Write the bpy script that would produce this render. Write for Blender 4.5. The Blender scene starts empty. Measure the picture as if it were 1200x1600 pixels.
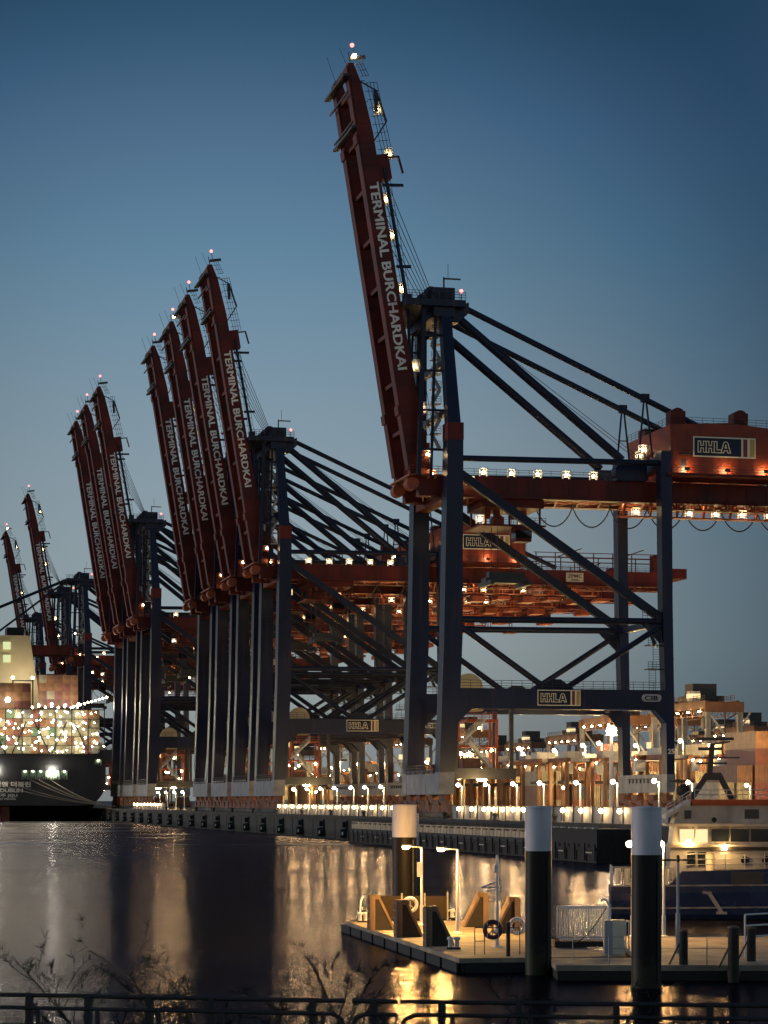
import bpy, math, random
from mathutils import Vector, Matrix
random.seed(7)
R = math.radians
sc = bpy.context.scene
COL = sc.collection
# ------------------------------------------------------------------ frame of the terminal
A = R(13.36); CA, SA = math.cos(A), math.sin(A)
X0, Y0, QZ, HC = 8.86, 319.0, 3.7, 6.24
def TW(x, t, z=0.0):                       # quay frame (landward x, along-quay t) -> world
    return Vector((X0 + CA*x - SA*t, Y0 + SA*x + CA*t, z))
def at(px, py, z):                         # point of the level z seen at that bearing
    Y = 3600*(HC - z)/(py - 1250); return Vector(((px - 600)/3600*Y, Y, z))
# ------------------------------------------------------------------ materials
def mat(name, col, rough=.5, var=.25, scale=3.0, metal=0.0, bump=0.0, streak=0.0, spec=.5, col2=None, rust=0):
    m = bpy.data.materials.new(name); m.use_nodes = True
    nt = m.node_tree; N = nt.nodes; L = nt.links; p = N['Principled BSDF']
    p.inputs['Roughness'].default_value = rough; p.inputs['Metallic'].default_value = metal
    p.inputs['Specular IOR Level'].default_value = spec
    tc = N.new('ShaderNodeTexCoord'); nz = N.new('ShaderNodeTexNoise')
    nz.inputs['Scale'].default_value = scale; nz.inputs['Detail'].default_value = 6
    mp = N.new('ShaderNodeMapping')
    if streak: mp.inputs['Scale'].default_value = (1, 1, streak)
    L.new(tc.outputs['Object'], mp.inputs[0]); L.new(mp.outputs[0], nz.inputs['Vector'])
    mx = N.new('ShaderNodeMix'); mx.data_type = 'RGBA'
    c = Vector(col); d = Vector(col2) if col2 else c*(1 - var)
    mx.inputs[6].default_value = (*d, 1); mx.inputs[7].default_value = (*(c*(1 + var*.4)), 1)
    cr = N.new('ShaderNodeMapRange'); cr.inputs[1].default_value = .32; cr.inputs[2].default_value = .68
    L.new(nz.outputs[0], cr.inputs[0]); L.new(cr.outputs[0], mx.inputs[0])
    outc = mx.outputs[2]
    if rust:
        mp2 = N.new('ShaderNodeMapping'); mp2.inputs['Scale'].default_value = (1.3, 1.3, .09); L.new(tc.outputs['Object'], mp2.inputs[0])
        n3 = N.new('ShaderNodeTexNoise'); n3.inputs['Scale'].default_value = 1.0; n3.inputs['Detail'].default_value = 8; L.new(mp2.outputs[0], n3.inputs['Vector'])
        m3 = N.new('ShaderNodeMapRange'); m3.inputs[1].default_value = .56; m3.inputs[2].default_value = .74; m3.inputs[4].default_value = rust; L.new(n3.outputs[0], m3.inputs[0])
        x3 = N.new('ShaderNodeMix'); x3.data_type = 'RGBA'; L.new(m3.outputs[0], x3.inputs[0]); L.new(outc, x3.inputs[6]); x3.inputs[7].default_value = (.075, .036, .018, 1); outc = x3.outputs[2]
    L.new(outc, p.inputs['Base Color'])
    r2 = N.new('ShaderNodeMapRange'); r2.inputs[3].default_value = max(.03, rough - .1); r2.inputs[4].default_value = min(1, rough + .12)
    L.new(nz.outputs[0], r2.inputs[0]); L.new(r2.outputs[0], p.inputs['Roughness'])
    if bump:
        b = N.new('ShaderNodeBump'); b.inputs['Strength'].default_value = bump; b.inputs['Distance'].default_value = .05
        L.new(nz.outputs[0], b.inputs['Height']); L.new(b.outputs[0], p.inputs['Normal'])
    return m
def emit(name, col, st):
    m = bpy.data.materials.new(name); m.use_nodes = True
    N = m.node_tree.nodes; N.remove(N['Principled BSDF'])
    e = N.new('ShaderNodeEmission'); e.inputs[0].default_value = (*col, 1); e.inputs[1].default_value = st
    m.node_tree.links.new(e.outputs[0], N['Material Output'].inputs[0]); return m
def corrug(name, col):
    m = mat(name, col, .5, .35, .8, col2=[c*.6 for c in col])
    N = m.node_tree.nodes; L = m.node_tree.links; p = N['Principled BSDF']
    tc = N.new('ShaderNodeTexCoord'); w = N.new('ShaderNodeTexWave'); w.wave_type = 'BANDS'; w.bands_direction = 'DIAGONAL'
    mp = N.new('ShaderNodeMapping'); mp.inputs['Scale'].default_value = (1, 1, 0)
    L.new(tc.outputs['Object'], mp.inputs[0]); L.new(mp.outputs[0], w.inputs[0]); w.inputs['Scale'].default_value = 1.6
    b = N.new('ShaderNodeBump'); b.inputs['Strength'].default_value = .6; b.inputs['Distance'].default_value = .08
    L.new(w.outputs[0], b.inputs['Height']); L.new(b.outputs[0], p.inputs['Normal']); return m
M = dict(
    navy=mat('navy_paint', (.0065, .0115, .040), .36, .5, .25, streak=.15, spec=.28, rust=.45),
    navyd=mat('navy_tube_paint', (.0065, .011, .030), .45, .3, .4, spec=.28),
    red=mat('red_paint', (.12, .014, .008), .5, .5, .3, streak=.2, spec=.25, rust=.6),
    redd=mat('dark_red_paint', (.11, .013, .007), .55, .35, .5, spec=.25),
    orange=mat('orange_paint', (.30, .060, .018), .55, .35, .5),
    grey=mat('grey_sill_paint', (.22, .225, .24), .55, .35, .6, rust=.6),
    lgrey=mat('light_grey_paint', (.42, .42, .41), .5, .3, .6, rust=.4),
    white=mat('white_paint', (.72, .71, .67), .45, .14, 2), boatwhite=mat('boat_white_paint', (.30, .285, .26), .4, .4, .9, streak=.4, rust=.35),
    letter=mat('lettering_paint', (.82, .77, .68), .6, .15, 1),
    cream=mat('cream_paint', (.78, .68, .48), .5, .1, 1),
    gold=mat('gold_paint', (.42, .30, .08), .5, .1, 1),
    signred=mat('sign_red_paint', (.16, .02, .015), .5, .1, 1),
    dark=mat('dark_steel', (.025, .025, .027), .5, .4, 1),
    black=mat('black_rubber', (.012, .012, .012), .7, .3, 2),
    steel=mat('galvanised_steel', (.30, .30, .29), .4, .3, 4, metal=.6),
    concrete=mat('quay_concrete', (.062, .056, .044), .85, .55, .35, bump=.3, streak=.25),
    ground=mat('asphalt', (.10, .085, .065), .8, .4, .1),
    rope=mat('mooring_rope', (.30, .25, .19), .9, .2, 2), peach=mat('faded_orange_paint', (.26, .13, .065), .6, .35, .4), gantry=mat('gantry_paint', (.15, .07, .036), .6, .4, .4, rust=.5),
    deck=mat('deck_planks', (.34, .27, .18), .75, .45, .9, bump=.3),
    timber=mat('old_timber', (.20, .13, .075), .8, .55, 3, bump=.5, streak=.2),
    tdark=mat('tarred_timber', (.03, .022, .016), .8, .4, 2, bump=.4),
    pilewhite=mat('pile_white_paint', (.60, .57, .58), .55, .30, 2.2, streak=.18),
    pileblack=mat('pile_black_paint', (.006, .0055, .005), .5, .5, 1.2, streak=.3, col2=(.014, .010, .006), spec=.2),
    hullgrey=mat('ship_hull_paint', (.035, .035, .038), .5, .3, .08, streak=.4),
    hullred=mat('antifouling', (.16, .035, .02), .6, .3, .2),
    housered=mat('machinery_house_paint', (.21, .036, .013), .5, .3, .4, spec=.3),
    funnel=mat('funnel_paint', (.62, .47, .25), .5, .12, .2),
    blue=mat('boat_blue_paint', (.014, .028, .085), .25, .25, .8),
    ringred=mat('ring_dark_red', (.10, .02, .02), .5, .2, 3),
    bank=mat('bank_soil', (.03, .026, .02), .95, .5, 2, bump=.5),
    twig=mat('twig_bark', (.007, .006, .005), .9, .4, 8),
    glass=mat('dark_window_glass', (.008, .01, .012), .08, .2, 1),
    bronze=mat('bronze_panel', (.022, .014, .007), .35, .2, 2, spec=.25),
    rust=mat('rusty_steel', (.19, .075, .04), .7, .5, 1.2, bump=.3),
    green=mat('pale_green_bulkhead', (.30, .42, .30), .6, .2, .3),
    band=mat('pale_band_concrete', (.58, .44, .28), .8, .35, .5),
    plate=mat('plate_paint', (.55, .46, .33), .5, .15, 1),
    wall=mat('barrier_panel', (.34, .31, .27), .7, .35, .5, streak=.3),
    lw=emit('warm_lamp_glow', (1, .68, .33), 130), lc=emit('cage_lamp_glow', (1, .72, .36), 62),
    lq=emit('quay_lamp_glow', (1, .66, .30), 95), ly=emit('yard_lamp_glow', (1, .64, .25), 1700),
    lm=emit('mast_lamp_glow', (1, .74, .40), 230), lr=emit('red_beacon_glow', (1, .20, .17), 4),
    lp=emit('pontoon_lamp_glow', (1, .53, .14), 6200), lys=emit('short_yard_lamp_glow', (1, .66, .28), 700), ls=emit('ship_lamp_glow', (1, .90, .60), 60),
    lstar=emit('ship_flood_glow', (1, .93, .75), 400), lb=emit('boat_lamp_glow', (1, .58, .20), 200), lpost=emit('post_lamp_glow', (1, .56, .18), 1500),
    lwin=emit('lit_window_glow', (1, .72, .36), 1.3), lgw=emit('funnel_window_glow', (.75, .80, .42), 1.0), lgreen=emit('green_lamp_glow', (.3, 1, .5), 20))
for k in ('lr', 'lwin', 'lgw', 'lgreen'): M[k].cycles.emission_sampling = 'NONE'
CC = [corrug('container_'+n, c) for n, c in (('dark_red', (.15, .04, .03)), ('rust_brown', (.18, .085, .05)), ('orange', (.28, .13, .06)),
      ('pale_cream', (.36, .31, .21)), ('dull_blue', (.05, .07, .12)), ('grey', (.24, .23, .21)), ('green', (.10, .17, .10)), ('pink_red', (.24, .08, .07)))]
CN = ['dark red', 'rust brown', 'orange', 'pale cream', 'dull blue', 'grey', 'green', 'pink red']
def tide(m, lo, hi, col):
    N = m.node_tree.nodes; L = m.node_tree.links; p = N['Principled BSDF']; src = p.inputs['Base Color'].links[0].from_socket
    tc = N.new('ShaderNodeTexCoord'); sp = N.new('ShaderNodeSeparateXYZ'); L.new(tc.outputs['Object'], sp.inputs[0])
    nz = N.new('ShaderNodeTexNoise'); nz.inputs['Scale'].default_value = 5; L.new(tc.outputs['Object'], nz.inputs['Vector'])
    ma = N.new('ShaderNodeMath'); ma.operation = 'MULTIPLY_ADD'; L.new(nz.outputs[0], ma.inputs[0]); ma.inputs[1].default_value = .9; L.new(sp.outputs[2], ma.inputs[2])
    mr = N.new('ShaderNodeMapRange'); mr.inputs[1].default_value = lo + .45; mr.inputs[2].default_value = hi + .45; mr.inputs[3].default_value = 1; mr.inputs[4].default_value = 0; L.new(ma.outputs[0], mr.inputs[0])
    mx = N.new('ShaderNodeMix'); mx.data_type = 'RGBA'; L.new(mr.outputs[0], mx.inputs[0]); L.new(src, mx.inputs[6]); mx.inputs[7].default_value = (*col, 1); L.new(mx.outputs[2], p.inputs['Base Color'])
tide(M['pileblack'], .7, 1.1, (.028, .026, .012)); tide(M['concrete'], .9, 1.5, (.022, .022, .013)); tide(M['tdark'], .02, .2, (.02, .024, .010))
# ------------------------------------------------------------------ mesh builder
class MB:
    def __init__(s): s.v = []; s.f = []; s.m = []; s.sm = []
    def add(s, vs, fs, m=0, smooth=False):
        o = len(s.v); s.v += [tuple(p) for p in vs]
        for f in fs: s.f.append([i + o for i in f]); s.m.append(m); s.sm.append(smooth)
    def box(s, x0, x1, y0, y1, z0, z1, m=0):
        s.add([(x0,y0,z0),(x1,y0,z0),(x1,y1,z0),(x0,y1,z0),(x0,y0,z1),(x1,y0,z1),(x1,y1,z1),(x0,y1,z1)],
              [(3,2,1,0),(4,5,6,7),(0,1,5,4),(1,2,6,5),(2,3,7,6),(3,0,4,7)], m); return s
    def loft(s, secs, m=0):                # sections (z,x0,x1,y0,y1)
        vs = []
        for z, x0, x1, y0, y1 in secs: vs += [(x0,y0,z),(x1,y0,z),(x1,y1,z),(x0,y1,z)]
        fs = [(3,2,1,0), tuple(range(len(vs)-4, len(vs)))]
        for i in range(len(secs)-1):
            b = i*4
            for k in range(4): fs.append((b+k, b+(k+1)%4, b+4+(k+1)%4, b+4+k))
        s.add(vs, fs, m); return s
    def bar(s, p, q, w, h=None, m=0, up=(0,0,1)):   # rectangular bar from p to q
        h = h or w; p = Vector(p); q = Vector(q); d = (q-p).normalized(); u = Vector(up)
        if abs(d.dot(u)) > .98: u = Vector((0,1,0)) if abs(d.y) < .9 else Vector((1,0,0))
        a = d.cross(u).normalized(); b = a.cross(d)
        vs = [c + a*(i*w/2) + b*(j*h/2) for c in (p, q) for i, j in ((-1,-1),(1,-1),(1,1),(-1,1))]
        s.add(vs, [(3,2,1,0),(4,5,6,7),(0,1,5,4),(1,2,6,5),(2,3,7,6),(3,0,4,7)], m); return s
    def tube(s, p, q, r, r2=None, n=8, m=0, caps=True):
        r2 = r if r2 is None else r2; p = Vector(p); q = Vector(q); d = (q-p).normalized()
        u = Vector((0,0,1)) if abs(d.z) < .95 else Vector((1,0,0)); a = d.cross(u).normalized(); b = a.cross(d)
        ring = lambda c, rr: [c + (a*math.cos(2*math.pi*i/n) + b*math.sin(2*math.pi*i/n))*rr for i in range(n)]
        A_, B_ = ring(p, r), ring(q, r2)
        s.add(A_+B_, [(i, n+i, n+(i+1)%n, (i+1)%n) for i in range(n)], m, n > 5)
        if caps: s.add(A_, [tuple(range(n))], m); s.add(B_, [tuple(reversed(range(n)))], m)
        return s
    def path(s, pts, r, n=6, m=0):
        for a, b in zip(pts, pts[1:]): s.tube(a, b, r, n=n, m=m)
        return s
    def lathe(s, prof, n=16, c=(0,0,0), m=0):        # profile (r,z)
        vs = [(c[0]+r*math.cos(2*math.pi*i/n), c[1]+r*math.sin(2*math.pi*i/n), c[2]+z) for r, z in prof for i in range(n)]
        fs = [(j*n+i, j*n+(i+1)%n, (j+1)*n+(i+1)%n, (j+1)*n+i) for j in range(len(prof)-1) for i in range(n)]
        s.add(vs, fs, m, True)
        s.add(vs[:n], [tuple(reversed(range(n)))], m); s.add(vs[-n:], [tuple(range(n))], m); return s
    def ball(s, c, r, n=8, m=0, sq=(1,1,1)):
        k = n//2; vs = []; fs = []
        for j in range(1, k):
            th = math.pi*j/k
            for i in range(n): vs.append((c[0]+sq[0]*r*math.sin(th)*math.cos(2*math.pi*i/n), c[1]+sq[1]*r*math.sin(th)*math.sin(2*math.pi*i/n), c[2]+sq[2]*r*math.cos(th)))
        for j in range(k-2):
            for i in range(n): fs.append((j*n+i, (j+1)*n+i, (j+1)*n+(i+1)%n, j*n+(i+1)%n))
        t = len(vs); vs += [(c[0],c[1],c[2]+sq[2]*r), (c[0],c[1],c[2]-sq[2]*r)]
        for i in range(n): fs.append((t, i, (i+1)%n)); fs.append((t+1, (k-2)*n+(i+1)%n, (k-2)*n+i))
        s.add(vs, fs, m, True); return s
    def torus(s, c, R_, r, ax='y', n=24, k=8, m=0):
        vs = []; fs = []
        for i in range(n):
            a = 2*math.pi*i/n
            for j in range(k):
                b = 2*math.pi*j/k; q = R_ + r*math.cos(b); w = r*math.sin(b)
                vs.append((c[0]+q*math.cos(a), c[1]+w, c[2]+q*math.sin(a)) if ax == 'y' else (c[0]+w, c[1]+q*math.cos(a), c[2]+q*math.sin(a)))
        for i in range(n):
            for j in range(k): fs.append((i*k+j, ((i+1)%n)*k+j, ((i+1)%n)*k+(j+1)%k, i*k+(j+1)%k))
        s.add(vs, fs, m, True); return s
    def prism(s, poly, y0, y1, m=0):                 # polygon in xz, thickness in y
        n = len(poly); vs = [(x, y0, z) for x, z in poly] + [(x, y1, z) for x, z in poly]
        s.add(vs, [tuple(range(n)), tuple(reversed(range(n, 2*n)))] + [(i, n+i, n+(i+1)%n, (i+1)%n) for i in range(n)], m); return s
    def rail(s, p, q, h=1.1, step=1.5, r=.035, bars=3, m=0):   # guard rail from p to q
        p = Vector(p); q = Vector(q); n = max(1, round((q-p).length/step)); z = Vector((0,0,1))
        for i in range(n+1): c = p.lerp(q, i/n); s.tube(c, c+z*h, r, n=4, m=m, caps=False)
        for k in range(bars): s.tube(p+z*h*(k+1)/bars, q+z*h*(k+1)/bars, r, n=4, m=m, caps=False)
        return s
    def build(s, name, mats, parent=None, loc=None):
        me = bpy.data.meshes.new(name); me.from_pydata(s.v, [], s.f)
        for m in (mats if isinstance(mats, (list, tuple)) else [mats]): me.materials.append(M[m] if isinstance(m, str) else m)
        me.polygons.foreach_set('material_index', s.m); me.polygons.foreach_set('use_smooth', s.sm); me.update()
        import bmesh
        b = bmesh.new(); b.from_mesh(me); bmesh.ops.recalc_face_normals(b, faces=b.faces); b.to_mesh(me); b.free()
        o = bpy.data.objects.new(name, me); COL.objects.link(o)
        if parent: o.parent = parent
        if loc is not None: o.location = loc
        return o
def tag(o, label, cat, group=None):
    o['label'] = label; o['category'] = cat
    if group: o['group'] = group
    return o
def thing(name, label, cat, loc=(0,0,0), rz=0, group=None):
    o = bpy.data.objects.new(name, None); COL.objects.link(o); o.location = loc; o.rotation_euler = (0,0,rz)
    o.empty_display_size = .5; return tag(o, label, cat, group)
def struct(o, kind='structure'): o['kind'] = kind; return o
def copy_tree(o, parent=None):
    c = o.copy(); COL.objects.link(c)
    if parent: c.parent = parent
    for ch in list(o.children): copy_tree(ch, c)
    return c
ORD = ['first','second','third','fourth','fifth','sixth','seventh','eighth','ninth','tenth','eleventh','twelfth','thirteenth','fourteenth','fifteenth','sixteenth','seventeenth','eighteenth','nineteenth','twentieth']
def nth(i):
    if i < 20: return ORD[i]
    t, u = divmod(i+1, 10)
    if u == 0: return {2: 'twentieth', 3: 'thirtieth', 4: 'fortieth', 5: 'fiftieth', 6: 'sixtieth', 7: 'seventieth', 8: 'eightieth'}[t]
    return {2: 'twenty', 3: 'thirty', 4: 'forty', 5: 'fifty', 6: 'sixty', 7: 'seventy', 8: 'eighty'}[t] + '-' + ORD[u-1]
def text(body, name, m, parent, mtx, width=None, size=1.0, bold=.02, ext=.015, heavy=0):
    cu = bpy.data.curves.new(name, 'FONT'); cu.body = body; cu.size = 1; cu.offset = bold; cu.extrude = ext
    cu.resolution_u = 3
    t = bpy.data.objects.new(name, cu); COL.objects.link(t)
    bpy.context.view_layer.update()
    me = bpy.data.meshes.new_from_object(t.evaluated_get(bpy.context.evaluated_depsgraph_get()))
    bpy.data.objects.remove(t); bpy.data.curves.remove(cu)
    xs = [v.co.x for v in me.vertices]; w = max(xs) - min(xs); x0 = min(xs)
    sx = width/w if width else size
    me.transform(Matrix.Diagonal((sx, size, 1, 1)) @ Matrix.Translation((-x0, 0, 0))); me.transform(mtx)
    if heavy:
        import bmesh
        b_ = bmesh.new(); b_.from_mesh(me); b0 = b_.copy()
        for dx, dy in ((heavy, -.004), (-heavy, -.008), (0, -.012)):
            m_ = b0.copy(); bmesh.ops.translate(m_, verts=m_.verts, vec=(dx, dy, heavy*.5 if dx else -heavy*.5)); t_ = bpy.data.meshes.new('t'); m_.to_mesh(t_); b_.from_mesh(t_); bpy.data.meshes.remove(t_); m_.free()
        b_.to_mesh(me); b_.free(); b0.free()
    me.materials.clear(); me.materials.append(M[m]); me.name = name
    o = bpy.data.objects.new(name, me); COL.objects.link(o); o.parent = parent; return o
def face_front(x, y, z):                  # text standing in the xz plane, read from -y
    return Matrix.Translation((x, y, z)) @ Matrix.Rotation(R(90), 4, 'X')
# ------------------------------------------------------------------ camera, world, sun
cam = bpy.data.cameras.new('camera'); co = bpy.data.objects.new('camera', cam); COL.objects.link(co); sc.camera = co
co.location = (0, 0, HC); co.rotation_euler = (R(90), 0, 0)
cam.sensor_fit = 'VERTICAL'; cam.sensor_height = 36; cam.lens = 81; cam.shift_y = .28125; cam.clip_start = .5; cam.clip_end = 9000
w = bpy.data.worlds.new('World'); sc.world = w; w.use_nodes = True
N = w.node_tree.nodes; L = w.node_tree.links
sky = N.new('ShaderNodeTexSky'); sky.sky_type = 'NISHITA'; sky.sun_disc = False
SUN_EL, SUN_AZ = 3.0, -78.0
sky.sun_elevation = R(SUN_EL); sky.sun_rotation = R(SUN_AZ); sky.ozone_density = 3; sky.altitude = 0
tc = N.new('ShaderNodeTexCoord'); sep = N.new('ShaderNodeSeparateXYZ'); L.new(tc.outputs['Generated'], sep.inputs[0])
ramp = N.new('ShaderNodeValToRGB'); L.new(sep.outputs[2], ramp.inputs[0])
def stops(r, ss):
    e = r.color_ramp.elements
    while len(e) > 1: e.remove(e[0])
    e[0].position = ss[0][0]; e[0].color = (*ss[0][1], 1)
    for p, c in ss[1:]: q = e.new(p); q.color = (*c, 1)
stops(ramp, [(0, (.27, .295, .295)), (.03, (.285, .325, .335)), (.065, (.31, .368, .388)), (.165, (.215, .301, .370)), (.23, (.136, .262, .380)), (.28, (.105, .214, .356)), (.325, (.064, .158, .264)), (.55, (.02, .065, .15)), (1, (.02, .05, .10))])
# dusk glow with lens vignette painted into the sky colour; brighter again behind camera
dot = N.new('ShaderNodeVectorMath'); dot.operation = 'DOT_PRODUCT'
gd = Vector((math.sin(R(-3.5)), math.cos(R(-3.5)), math.tan(R(7.5)))).normalized()
L.new(tc.outputs['Generated'], dot.inputs[0]); dot.inputs[1].default_value = gd
gr = N.new('ShaderNodeValToRGB'); L.new(dot.outputs['Value'], gr.inputs[0])
stops(gr, [(0, (.60, .50, .45)), (.5, (.56, .49, .45)), (.80, (.42, .41, .41)), (.90, (.34, .34, .34)), (.94, (.14, .15, .17)), (.9659, (.092, .12, .148)), (.97196, (.124, .144, .168)), (.97922, (.168, .20, .224)), (.98769, (.272, .272, .276)), (.99452, (.352, .352, .352)), (.99863, (.40, .40, .40)), (1, (.41, .41, .41))])
m1 = N.new('ShaderNodeMix'); m1.data_type = 'RGBA'; m1.inputs[0].default_value = .85
m2 = N.new('ShaderNodeMix'); m2.data_type = 'RGBA'; m2.blend_type = 'MULTIPLY'; m2.inputs[0].default_value = 1
sc_ = N.new('ShaderNodeVectorMath'); sc_.operation = 'SCALE'; sc_.inputs['Scale'].default_value = .10
up_ = N.new('ShaderNodeVectorMath'); up_.operation = 'SCALE'; up_.inputs['Scale'].default_value = 25.0
L.new(sky.outputs[0], sc_.inputs[0]); L.new(sc_.outputs[0], m1.inputs[6]); L.new(ramp.outputs[0], m1.inputs[7])
L.new(m1.outputs[2], up_.inputs[0]); L.new(up_.outputs[0], m2.inputs[6]); L.new(gr.outputs[0], m2.inputs[7])
bg = N['Background']; L.new(m2.outputs[2], bg.inputs[0]); bg.inputs[1].default_value = .112
sl = bpy.data.lights.new('sun', 'SUN'); sl.energy = .9; sl.angle = R(20); sl.color = (1, .92, .90)
so = bpy.data.objects.new('sun', sl); COL.objects.link(so)
sd = Vector((math.sin(R(SUN_AZ))*math.cos(R(SUN_EL+4)), math.cos(R(SUN_AZ))*math.cos(R(SUN_EL+4)), math.sin(R(SUN_EL+4))))
so.rotation_euler = sd.to_track_quat('Z', 'Y').to_euler(); so.location = (-300, 100, 200)
sc.view_settings.view_transform = 'Standard'; sc.view_settings.look = 'None'; sc.view_settings.exposure = 0; sc.view_settings.gamma = 1
sc.cycles.use_denoising = True; sc.cycles.max_bounces = 6; sc.cycles.diffuse_bounces = 2; sc.cycles.glossy_bounces = 3
sc.cycles.sample_clamp_indirect = 4; sc.cycles.caustics_reflective = False; sc.cycles.caustics_refractive = False
# ------------------------------------------------------------------ setting: water, ground
def water():
    m = bpy.data.materials.new('harbour_water'); m.use_nodes = True
    N = m.node_tree.nodes; L = m.node_tree.links; p = N['Principled BSDF']
    p.inputs['Specular Tint'].default_value = (.27, .235, .28, 1); p.inputs['Base Color'].default_value = (.008, .007, .014, 1); p.inputs['Roughness'].default_value = .16; p.inputs['IOR'].default_value = 1.333
    tc = N.new('ShaderNodeTexCoord'); mp = N.new('ShaderNodeMapping'); mp.inputs['Scale'].default_value = (.24, 1.25, 1); mp.inputs['Rotation'].default_value = (0, 0, R(8))
    n1 = N.new('ShaderNodeTexNoise'); n1.inputs['Scale'].default_value = 3.2; n1.inputs['Detail'].default_value = 8; n1.inputs['Roughness'].default_value = .6
    n2 = N.new('ShaderNodeTexNoise'); n2.inputs['Scale'].default_value = .09; n2.inputs['Detail'].default_value = 3
    L.new(tc.outputs['Object'], mp.inputs[0]); L.new(mp.outputs[0], n1.inputs['Vector']); L.new(mp.outputs[0], n2.inputs['Vector'])
    b = N.new('ShaderNodeBump'); b.inputs['Strength'].default_value = .24; b.inputs['Distance'].default_value = .10
    L.new(n1.outputs[0], b.inputs['Height']); L.new(b.outputs[0], p.inputs['Normal'])
    mr = N.new('ShaderNodeMapRange'); mr.inputs[1].default_value = .35; mr.inputs[2].default_value = .65; mr.inputs[3].default_value = .09; mr.inputs[4].default_value = .15
    L.new(n2.outputs[0], mr.inputs[0])
    sx = N.new('ShaderNodeSeparateXYZ'); L.new(tc.outputs['Object'], sx.inputs[0])
    ds = N.new('ShaderNodeMapRange'); ds.inputs[1].default_value = 75; ds.inputs[2].default_value = 330; ds.inputs[3].default_value = 0; ds.inputs[4].default_value = .13
    L.new(sx.outputs[1], ds.inputs[0]); ad = N.new('ShaderNodeMath'); L.new(mr.outputs[0], ad.inputs[0]); L.new(ds.outputs[0], ad.inputs[1]); L.new(ad.outputs[0], p.inputs['Roughness'])
    # murky harbour water: a dark body under a dulled mirror layer
    gl = N.new('ShaderNodeBsdfGlossy'); gl.inputs['Color'].default_value = (.265, .25, .28, 1)
    df = N.new('ShaderNodeBsdfDiffuse'); df.inputs['Color'].default_value = (.010, .009, .015, 1)
    fr = N.new('ShaderNodeFresnel'); fr.inputs['IOR'].default_value = 1.333; mxs = N.new('ShaderNodeMixShader')
    for n_ in (gl, df, fr): L.new(b.outputs[0], n_.inputs['Normal'])
    L.new(ad.outputs[0], gl.inputs['Roughness']); L.new(fr.outputs[0], mxs.inputs[0]); L.new(df.outputs[0], mxs.inputs[1]); L.new(gl.outputs[0], mxs.inputs[2])
    L.new(mxs.outputs[0], N['Material Output'].inputs['Surface']); N.remove(p)
    return m
b = MB(); b.add([(-3000,30,0),(3000,30,0),(3000,5000,0),(-3000,5000,0)], [(0,1,2,3)]); struct(b.build('water', water()))
b = MB(); b.add([TW(-4.0,-400,QZ), TW(4000,-400,QZ), TW(4000,5000,QZ), TW(-4.0,5000,QZ)], [(0,1,2,3)]); struct(b.build('ground', 'ground'))
b = MB(); b.add([(-60,10,2.95),(60,10,2.95),(60,27.5,2.9),(-60,27.5,2.9),(-60,45,-1.5),(60,45,-1.5)], [(0,1,2,3),(3,2,5,4)]); struct(b.build('embankment', 'bank'))
# quay wall (runs the whole berth), rail-side kerb
qw = thing('quay_wall', 'long dark concrete quay wall under the blue container cranes', 'wall', TW(0,0,0), A)
MB().box(-4.6,-4.0,-400,1500,-3,3.25).build('wall_face', 'concrete', qw)
MB().box(-4.75,-3.6,-400,1500,3.25,3.78).build('coping', 'concrete', qw)
b = MB()
for k in range(-20, 72): b.box(-4.68,-4.602,k*8.8,k*8.8+.5,-1,3.2)
b.build('wall_rib', 'concrete', qw)['kind'] = 'stuff'
# fenders on the wall
def fender():
    t = thing('dock_fender', '', 'fender', (0,0,0), A, 'fenders along the quay wall')
    MB().box(-.35,0,-.5,.5,.4,3.0).build('fender_panel', 'dark', t)
    MB().tube((-.35,0,1.0),(-1.25,0,1.0),.85,.6,12).tube((-.35,0,2.4),(-.9,0,2.4),.5,.4,10).build('rubber_cone', 'black', t)
    MB().tube((-.9,-.75,1.0),(-1.05,-.75,1.0),.28,n=10).build('white_cap', 'white', t)
    return t
f0 = fender(); fl = []
for i in range(24):
    tt = 380 - i*17.7
    f = f0 if i == 0 else copy_tree(f0); f.location = TW(-4.6, tt, 0); fl.append(f)
    f['label'] = nth(i) + ' black rubber fender with white cap, from the left, on the quay wall'
# ------------------------------------------------------------------ ship to shore crane
def cage(parent, x, y, z, face=1):         # white caged lamp niche
    b = MB()
    for dx in (-.5, .5):
        for dy in (-.35, .35): b.bar((x+dx,y+dy,z),(x+dx,y+dy,z+1.15),.09)
    for k in (.35, .7, 1.15):
        for dy in (-.35, .35): b.bar((x-.5,y+dy,z+k),(x+.5,y+dy,z+k),.09)
        for dx in (-.5, .5): b.bar((x+dx,y-.35,z+k),(x+dx,y+.35,z+k),.09)
    b.box(x-.5,x+.5,y-.35,y+.35,z+1.15,z+1.2)
    o = b.build('lamp_cage', 'white', parent)
    MB().ball((x, y, z+.62), .24, 8).build('bulb', 'lc', o); return o
HL = dict(H=[[(0,0),(0,1),(.28,1),(.28,.62),(.56,.62),(.56,1),(.84,1),(.84,0),(.56,0),(.56,.38),(.28,.38),(.28,0)]],
          L=[[(0,0),(0,1),(.28,1),(.28,.26),(.74,.26),(.74,0)]],
          A=[[(0,0),(.26,.84),(.34,.96),(.44,1),(.56,1),(.66,.96),(.74,.84),(1,0),(.72,0),(.66,.2),(.34,.2),(.28,0)], [(.42,.44),(.5,.74),(.58,.44)]])
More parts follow.
